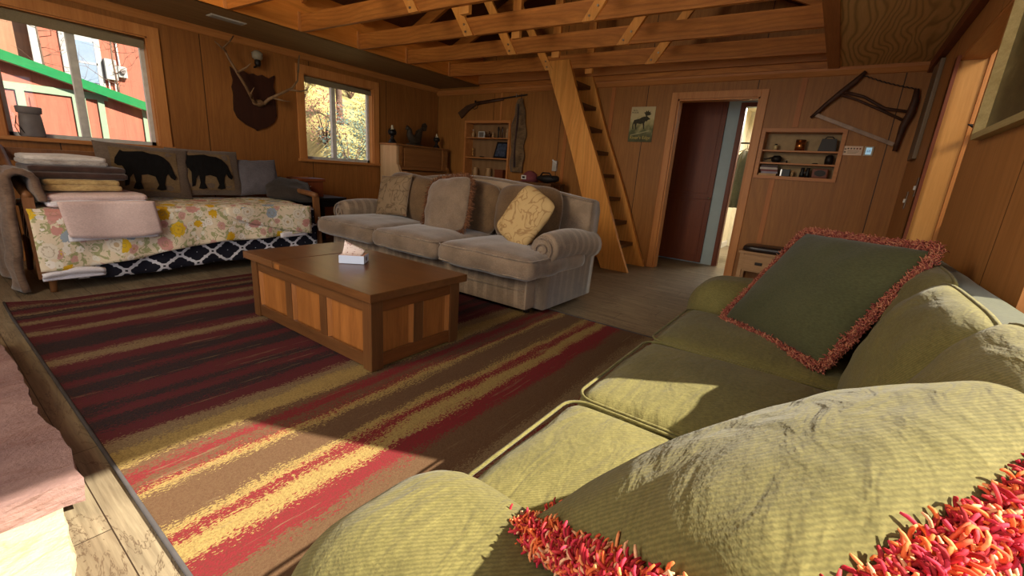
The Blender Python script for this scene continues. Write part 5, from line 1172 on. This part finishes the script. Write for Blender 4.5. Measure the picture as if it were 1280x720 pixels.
# ------------------------------------------------------------------ right wall
t = thing('framed_painting', 'large dark landscape painting in a wide pale gilt frame on the near right wall', 'painting', (2.45, YR, 1.38))
py0, py1 = YR+0.001, YR+0.035; qx0, qx1, qz0, qz1 = 1.86, 2.88, 1.375, 2.02
gilt = wood('gilt_frame', S(150, 132, 84), S(206, 190, 140), 0, 2, 0.45)
fwd = 0.085
def frame_bar(p, q, inn_p, inn_q):
    b = B(); yl = [py0, py1, py1+0.006, py1-0.008]
    a = [(p[0], p[1]), (q[0], q[1]), (inn_q[0], inn_q[1]), (inn_p[0], inn_p[1])]
    mid = [((a[0][0]+a[3][0])/2, (a[0][1]+a[3][1])/2), ((a[1][0]+a[2][0])/2, (a[1][1]+a[2][1])/2)]
    v = [b.bm.verts.new(c) for c in ((p[0], py0, p[1]), (q[0], py0, q[1]), (q[0], py1, q[1]), (p[0], py1, p[1]), (mid[0][0], py1+0.008, mid[0][1]), (mid[1][0], py1+0.008, mid[1][1]), (inn_p[0], py0+0.012, inn_p[1]), (inn_q[0], py0+0.012, inn_q[1]), (inn_p[0], py0, inn_p[1]), (inn_q[0], py0, inn_q[1]))]
    for f in ((0, 1, 2, 3), (3, 2, 5, 4), (4, 5, 7, 6), (6, 7, 9, 8), (8, 9, 1, 0)): b.bm.faces.new([v[i] for i in f])
    return b
o4 = [(qx0, qz0), (qx1, qz0), (qx1, qz1), (qx0, qz1)]; i4 = [(qx0+fwd, qz0+fwd*0.5), (qx1-fwd, qz0+fwd*0.5), (qx1-fwd, qz1-fwd*0.5), (qx0+fwd, qz1-fwd*0.5)]
for k in range(4): mk('frame_bar', frame_bar(o4[k], o4[(k+1) % 4], i4[k], i4[(k+1) % 4]), gilt, t)
pc = NT('dark_landscape', 0.3, 0.4)
pc.col(pc.ramp(pc.noise(pc.mp((2, 1, 5)), 2.2, 7, 0.7, 0.6), [(0.3, S(40, 38, 24)), (0.55, S(84, 78, 50)), (0.68, S(120, 112, 80)), (0.8, S(180, 170, 140))]))
mk('canvas', B().box(qx0+fwd*0.9, qx1-fwd*0.9, py0, py0+0.012, qz0+fwd*0.45, qz1-fwd*0.45), pc.m, t)
tag(mk('hanging_board', B().box(5.05, 5.40, YR+0.001, YR+0.03, 1.43, 2.20, 0.006), wood('grey_board', S(96, 78, 58), S(128, 108, 84), 2), None, (5.2, YR, 1.43)), 'flat grey-brown board hung on the right wall between corner and opening', 'board')
t = thing('light_switch', 'chrome two-gang switch plate low on the right wall, left one', 'switch', (4.95, YR, 1.1), 'switches beside the opening')
mk('switch_plate', B().box(4.88, 4.96, YR+0.001, YR+0.007, 1.02, 1.16, 0.002), plain('switch_plate_metal', S(120, 100, 84), 0.4, 0.5), t); mk('switch_lever', B().box(4.91, 4.93, YR+0.007, YR+0.018, 1.07, 1.10), white_m, t)
t = thing('light_switch', 'chrome switch plate right next to the opening casing, higher one', 'switch', (4.5, YR, 1.2), 'switches beside the opening')
mk('switch_plate', B().box(4.48, 4.55, YR+0.001, YR+0.007, 1.12, 1.26, 0.002), plain('switch_plate_metal', S(120, 100, 84), 0.4, 0.5), t); mk('switch_lever', B().box(4.505, 4.525, YR+0.007, YR+0.018, 1.17, 1.20), white_m, t)
# mounted horn hook in the opening
t = thing('wall_hook', 'dark pointed horn hook mounted beyond the opening near the painting corner', 'hook', (4.27, -0.62, 1.56))
mk('horn', B().tube([(4.288, -0.72, 1.55), (4.20, -0.66, 1.57), (4.08, -0.57, 1.585)], [0.03, 0.026, 0.004], 10), iron_m, t, smooth=True)
mk('hook_plate', B().box(4.275, 4.289, -0.755, -0.69, 1.50, 1.60, 0.003), brown_door, t)
# ------------------------------------------------------------------ outside
grass = NT('dry_grass', 0.95); grass.col(grass.ramp(grass.noise(scale=3, det=8, rough=0.75), [(0.3, S(96, 88, 52)), (0.5, S(160, 146, 90)), (0.7, S(196, 182, 126))]))
b = B()
def ground(u, v):
    x = -14+40*u; y = YL+0.14+26*v; hill = max(0, x-3.2)*0.0
    z = -0.5+(0.7+max(0, (y-6.5))*0.44)*max(0, min(1, (x-4.4-0.25*(y-8))/1.2))+0.12*noise.noise(Vector((x*0.7, y*0.7, 0)))
    return (x, y, z)
b.grid(ground, 90, 70)
struct('ground', b, grass.m, smooth=True)
struct('ground', B().box(-20, 20, -22, -2.3, -0.6, -0.5), grass.m)
red_siding = wood('red_siding', S(134, 72, 58), S(168, 100, 80), 2, 1, 0.8, seam=0.30, seamax='x', blotch=0.1)
green_tr = plain('sage_trim', S(128, 148, 122), 0.6, var=0.05); green_rf = plain('green_metal', S(22, 112, 62), 0.35, var=0.08)
t = thing('garden_shed', 'red-sided shed with green metal roof edge and sage trim outside the left window', 'shed', (1.5, 9.0, -0.5))
def roofz(x): return 2.10-(x-1.07)*0.285
mk('shed_wall', B().prism([(-1.5, 9.0, -0.5), (2.49, 9.0, -0.5), (2.49, 9.0, roofz(2.49)-0.10), (-1.5, 9.0, roofz(-1.5)-0.10)], (0, 0.10, 0)), red_siding, t)
mk('shed_side', B().box(2.39, 2.49, 9.10, 10.8, -0.5, 1.5), red_siding, t)
mk('roof_fascia', B().prism([(-1.6, 8.86, roofz(-1.6)), (2.62, 8.86, roofz(2.62)), (2.62, 8.86, roofz(2.62)-0.105), (-1.6, 8.86, roofz(-1.6)-0.105)], (0, 0.04, 0)), green_rf, t)
mk('roof_panel', B().prism([(-1.6, 8.86, roofz(-1.6)), (2.62, 8.86, roofz(2.62)), (2.62, 8.86, roofz(2.62)+0.02), (-1.6, 8.86, roofz(-1.6)+0.02)], (0, 1.9, 0)), green_rf, t)
mk('trim_board', B().box(-0.5, 2.05, 8.975, 9.0, 1.67, 1.76), green_tr, t)
for xa, xb in ((1.12, 1.20), (1.66, 1.80), (1.93, 2.00), (2.44, 2.49)): mk('corner_board', B().box(xa, xb, 8.972, 9.0, -0.5, 1.67), green_tr, t)
mk('door_panel', B().box(1.24, 1.62, 8.985, 9.0, -0.4, 1.60), red_siding, t)
t = thing('neighbour_house', 'red board-sided house with a white window behind the shed', 'house', (3, 13, -0.5))
mk('house_wall', B().box(2.02, 4.7, 13.0, 13.2, -0.5, 6.5), red_siding, t)
vin2 = plain('house_trim_white', S(150, 150, 148), 0.6, var=0.04)
mk('corner_trim', B().box(1.95, 2.06, 12.97, 13.02, -0.5, 6.5), vin2, t)
mk('porch_wall', B().box(-3, 2.05, 13.3, 13.7, -0.5, 6.5), wood('porch_brown', S(120, 84, 62), S(160, 118, 90), 2), t)
w = mk('house_window', B().box(2.36, 2.96, 12.96, 13.0, 2.15, 3.14), vin2, t)
mk('window_pane', B().box(2.56, 2.86, 12.945, 12.96, 2.25, 3.02), plain('pane_blue', S(120, 136, 156), 0.2, var=0.05), w)
mk('window_sash', B().box(2.54, 2.88, 12.94, 12.955, 2.60, 2.64).box(2.54, 2.56, 12.94, 12.955, 2.22, 3.05).box(2.86, 2.88, 12.94, 12.955, 2.22, 3.05), plain('sash_grey', S(150, 150, 156)), w)
mk('roof_eave', B().box(-3.2, 4.9, 12.4, 13.7, 6.4, 6.55), green_rf, t)
t = thing('meter_box', 'large pale utility box on the red house wall beside its window', 'utility box', (3.07, 12.9, 2.35))
mk('box_case', B().box(2.975, 3.165, 12.86, 12.998, 2.36, 2.76, 0.01), vin2, t)
mk('conduit', B().tube([(3.02, 12.95, 2.37), (3.02, 12.95, 1.6)], 0.012, 8).tube([(3.12, 12.95, 2.37), (3.12, 12.95, 1.6)], 0.012, 8), vinyl_m, t)
t = thing('meter_box', 'small electric meter with a round dial right of the larger utility box', 'utility box', (3.26, 12.9, 2.45))
mk('box_case', B().box(3.19, 3.34, 12.90, 12.998, 2.44, 2.66, 0.01), vin2, t)
mk('meter_dial', B().tube([(3.265, 12.90, 2.56), (3.265, 12.85, 2.56)], 0.045, 14), gp, t); mk('conduit', B().tube([(3.24, 12.96, 2.66), (3.22, 12.96, 3.4)], 0.014, 8), vinyl_m, t)
bark = plain('tree_bark', S(110, 88, 74), 0.9, var=0.25)
def bare_tree(x, y, z, h, lab, seed, r=0.10):
    random.seed(seed); t = thing('bare_tree', lab, 'tree', (x, y, z), 'bare trees outside')
    top = Vector((x+random.uniform(-.2, .2), y, z+h)); p0 = Vector((x, y, z))
    pts = [p0.lerp(top, k/6)+Vector((random.uniform(-1, 1), random.uniform(-1, 1), 0))*0.03 for k in range(7)]
    mk('trunk', B().tube(pts, [r*(1-0.6*k/6) for k in range(7)], 9), bark, t, smooth=True)
    b = B()
    for k in range(26):
        f = random.uniform(0.25, 1); a = random.uniform(0, 2*PI); L = random.uniform(0.4, 1.0)*h*0.22
        s0 = p0.lerp(top, f); d = Vector((math.cos(a), math.sin(a)*0.6, random.uniform(0.1, 0.9)))
        q = [s0+d*L*j/4+Vector((random.uniform(-1, 1), random.uniform(-1, 1), random.uniform(-1, 1)))*0.05*j for j in range(5)]
        b.tube(q, [r*0.22*(1-j/5) for j in range(5)], 5)
        for _ in range(3):
            s1 = q[random.randint(1, 4)]; d2 = Vector((random.uniform(-1, 1), random.uniform(-1, 1), random.uniform(-.3, 1)))*L*0.4
            b.tube([s1, s1+d2*0.5, s1+d2], [r*0.09, r*0.07, r*0.03], 4)
    mk('branches', b, bark, t, smooth=True)
bare_tree(6.75, 10.3, 1.5, 3.6, 'bare tree trunk on the slope seen through the right pane of the smaller window', 3, 0.09)
bare_tree(9.4, 14.0, 3.3, 3.5, 'thin bare tree high on the slope behind the shrubs', 5, 0.10)
bare_tree(7.6, 13.0, 2.9, 3.5, 'bare tree on the slope seen through the left pane of the smaller window', 8, 0.10)
bare_tree(2.9, 11.9, -0.4, 3.6, 'leafless tree standing between the shed and the red house near the utility boxes', 11, 0.03)
bare_tree(1.95, 11.6, -0.4, 3.6, 'leafless tree standing in front of the white corner trim of the red house', 13, 0.03)
random.seed(21)
shrub_ms = [plain('shrub_bluegreen', S(96, 118, 108), 0.8, var=0.2), plain('shrub_yellow', S(164, 144, 84), 0.8, var=0.2), plain('shrub_sage', S(116, 128, 104), 0.8, var=0.2), plain('shrub_rust', S(140, 96, 78), 0.8, var=0.2)]
locs = [(4.7, 7.9, 0, 0.58, 'blue-green shrub nearest the left edge of the smaller window'), (5.55, 8.2, 0, 0.62, 'blue-green shrub filling the lower left pane of the smaller window'), (6.45, 8.5, 2, 0.62, 'sage shrub at the bottom of the right pane of the smaller window'), (7.3, 9.0, 0, 0.60, 'blue-green shrub at the lower right of the smaller window'),
        (5.9, 9.6, 3, 0.55, 'rust coloured shrub on the slope behind the blue-green ones'), (7.55, 10.0, 1, 0.55, 'yellow shrub on the slope right of the bare trunk'), (8.9, 10.8, 1, 0.70, 'yellow shrub farthest right on the slope'), (6.5, 11.6, 1, 0.60, 'yellow shrub high on the slope left of centre'), (8.6, 12.6, 3, 0.60, 'rust coloured shrub high on the slope')]
for x, y, k, r, lab in locs:
    z = -0.5+(0.7+max(0, (y-6.5))*0.44)*max(0, min(1, (x-4.4-0.25*(y-8))/1.2))
    t = thing('hillside_shrub', lab, 'shrub', (x, y, z), 'shrubs on the slope outside')
    b = B()
    for i in range(1500):
        d = Vector((random.gauss(0, 1), random.gauss(0, 1), random.gauss(0, 1))).normalized()*r*random.uniform(0.5, 1.0)
        p = Vector((x, y, z+r*1.0))+Vector((d.x, d.y, d.z*1.15)); s = random.uniform(0.014, 0.035)
        a = Vector((random.uniform(-1, 1), random.uniform(-1, 1), random.uniform(-1, 1))).normalized()*s; c_ = a.orthogonal().normalized()*s*0.55
        b.bm.faces.new([b.bm.verts.new(q) for q in (p-a, p-c_, p+a, p+c_)])
    mk('foliage', b, shrub_ms[k], t)
    b = B()
    for i in range(14):
        a = random.uniform(0, 2*PI); q = Vector((x, y, z-0.05)); e = q+Vector((math.cos(a)*r*0.7, math.sin(a)*r*0.7, r*random.uniform(0.9, 1.7)))
        b.tube([q, q.lerp(e, .5)+Vector((0, 0, .08)), e], [0.012, 0.008, 0.004], 5)
    mk('stems', b, bark, t)
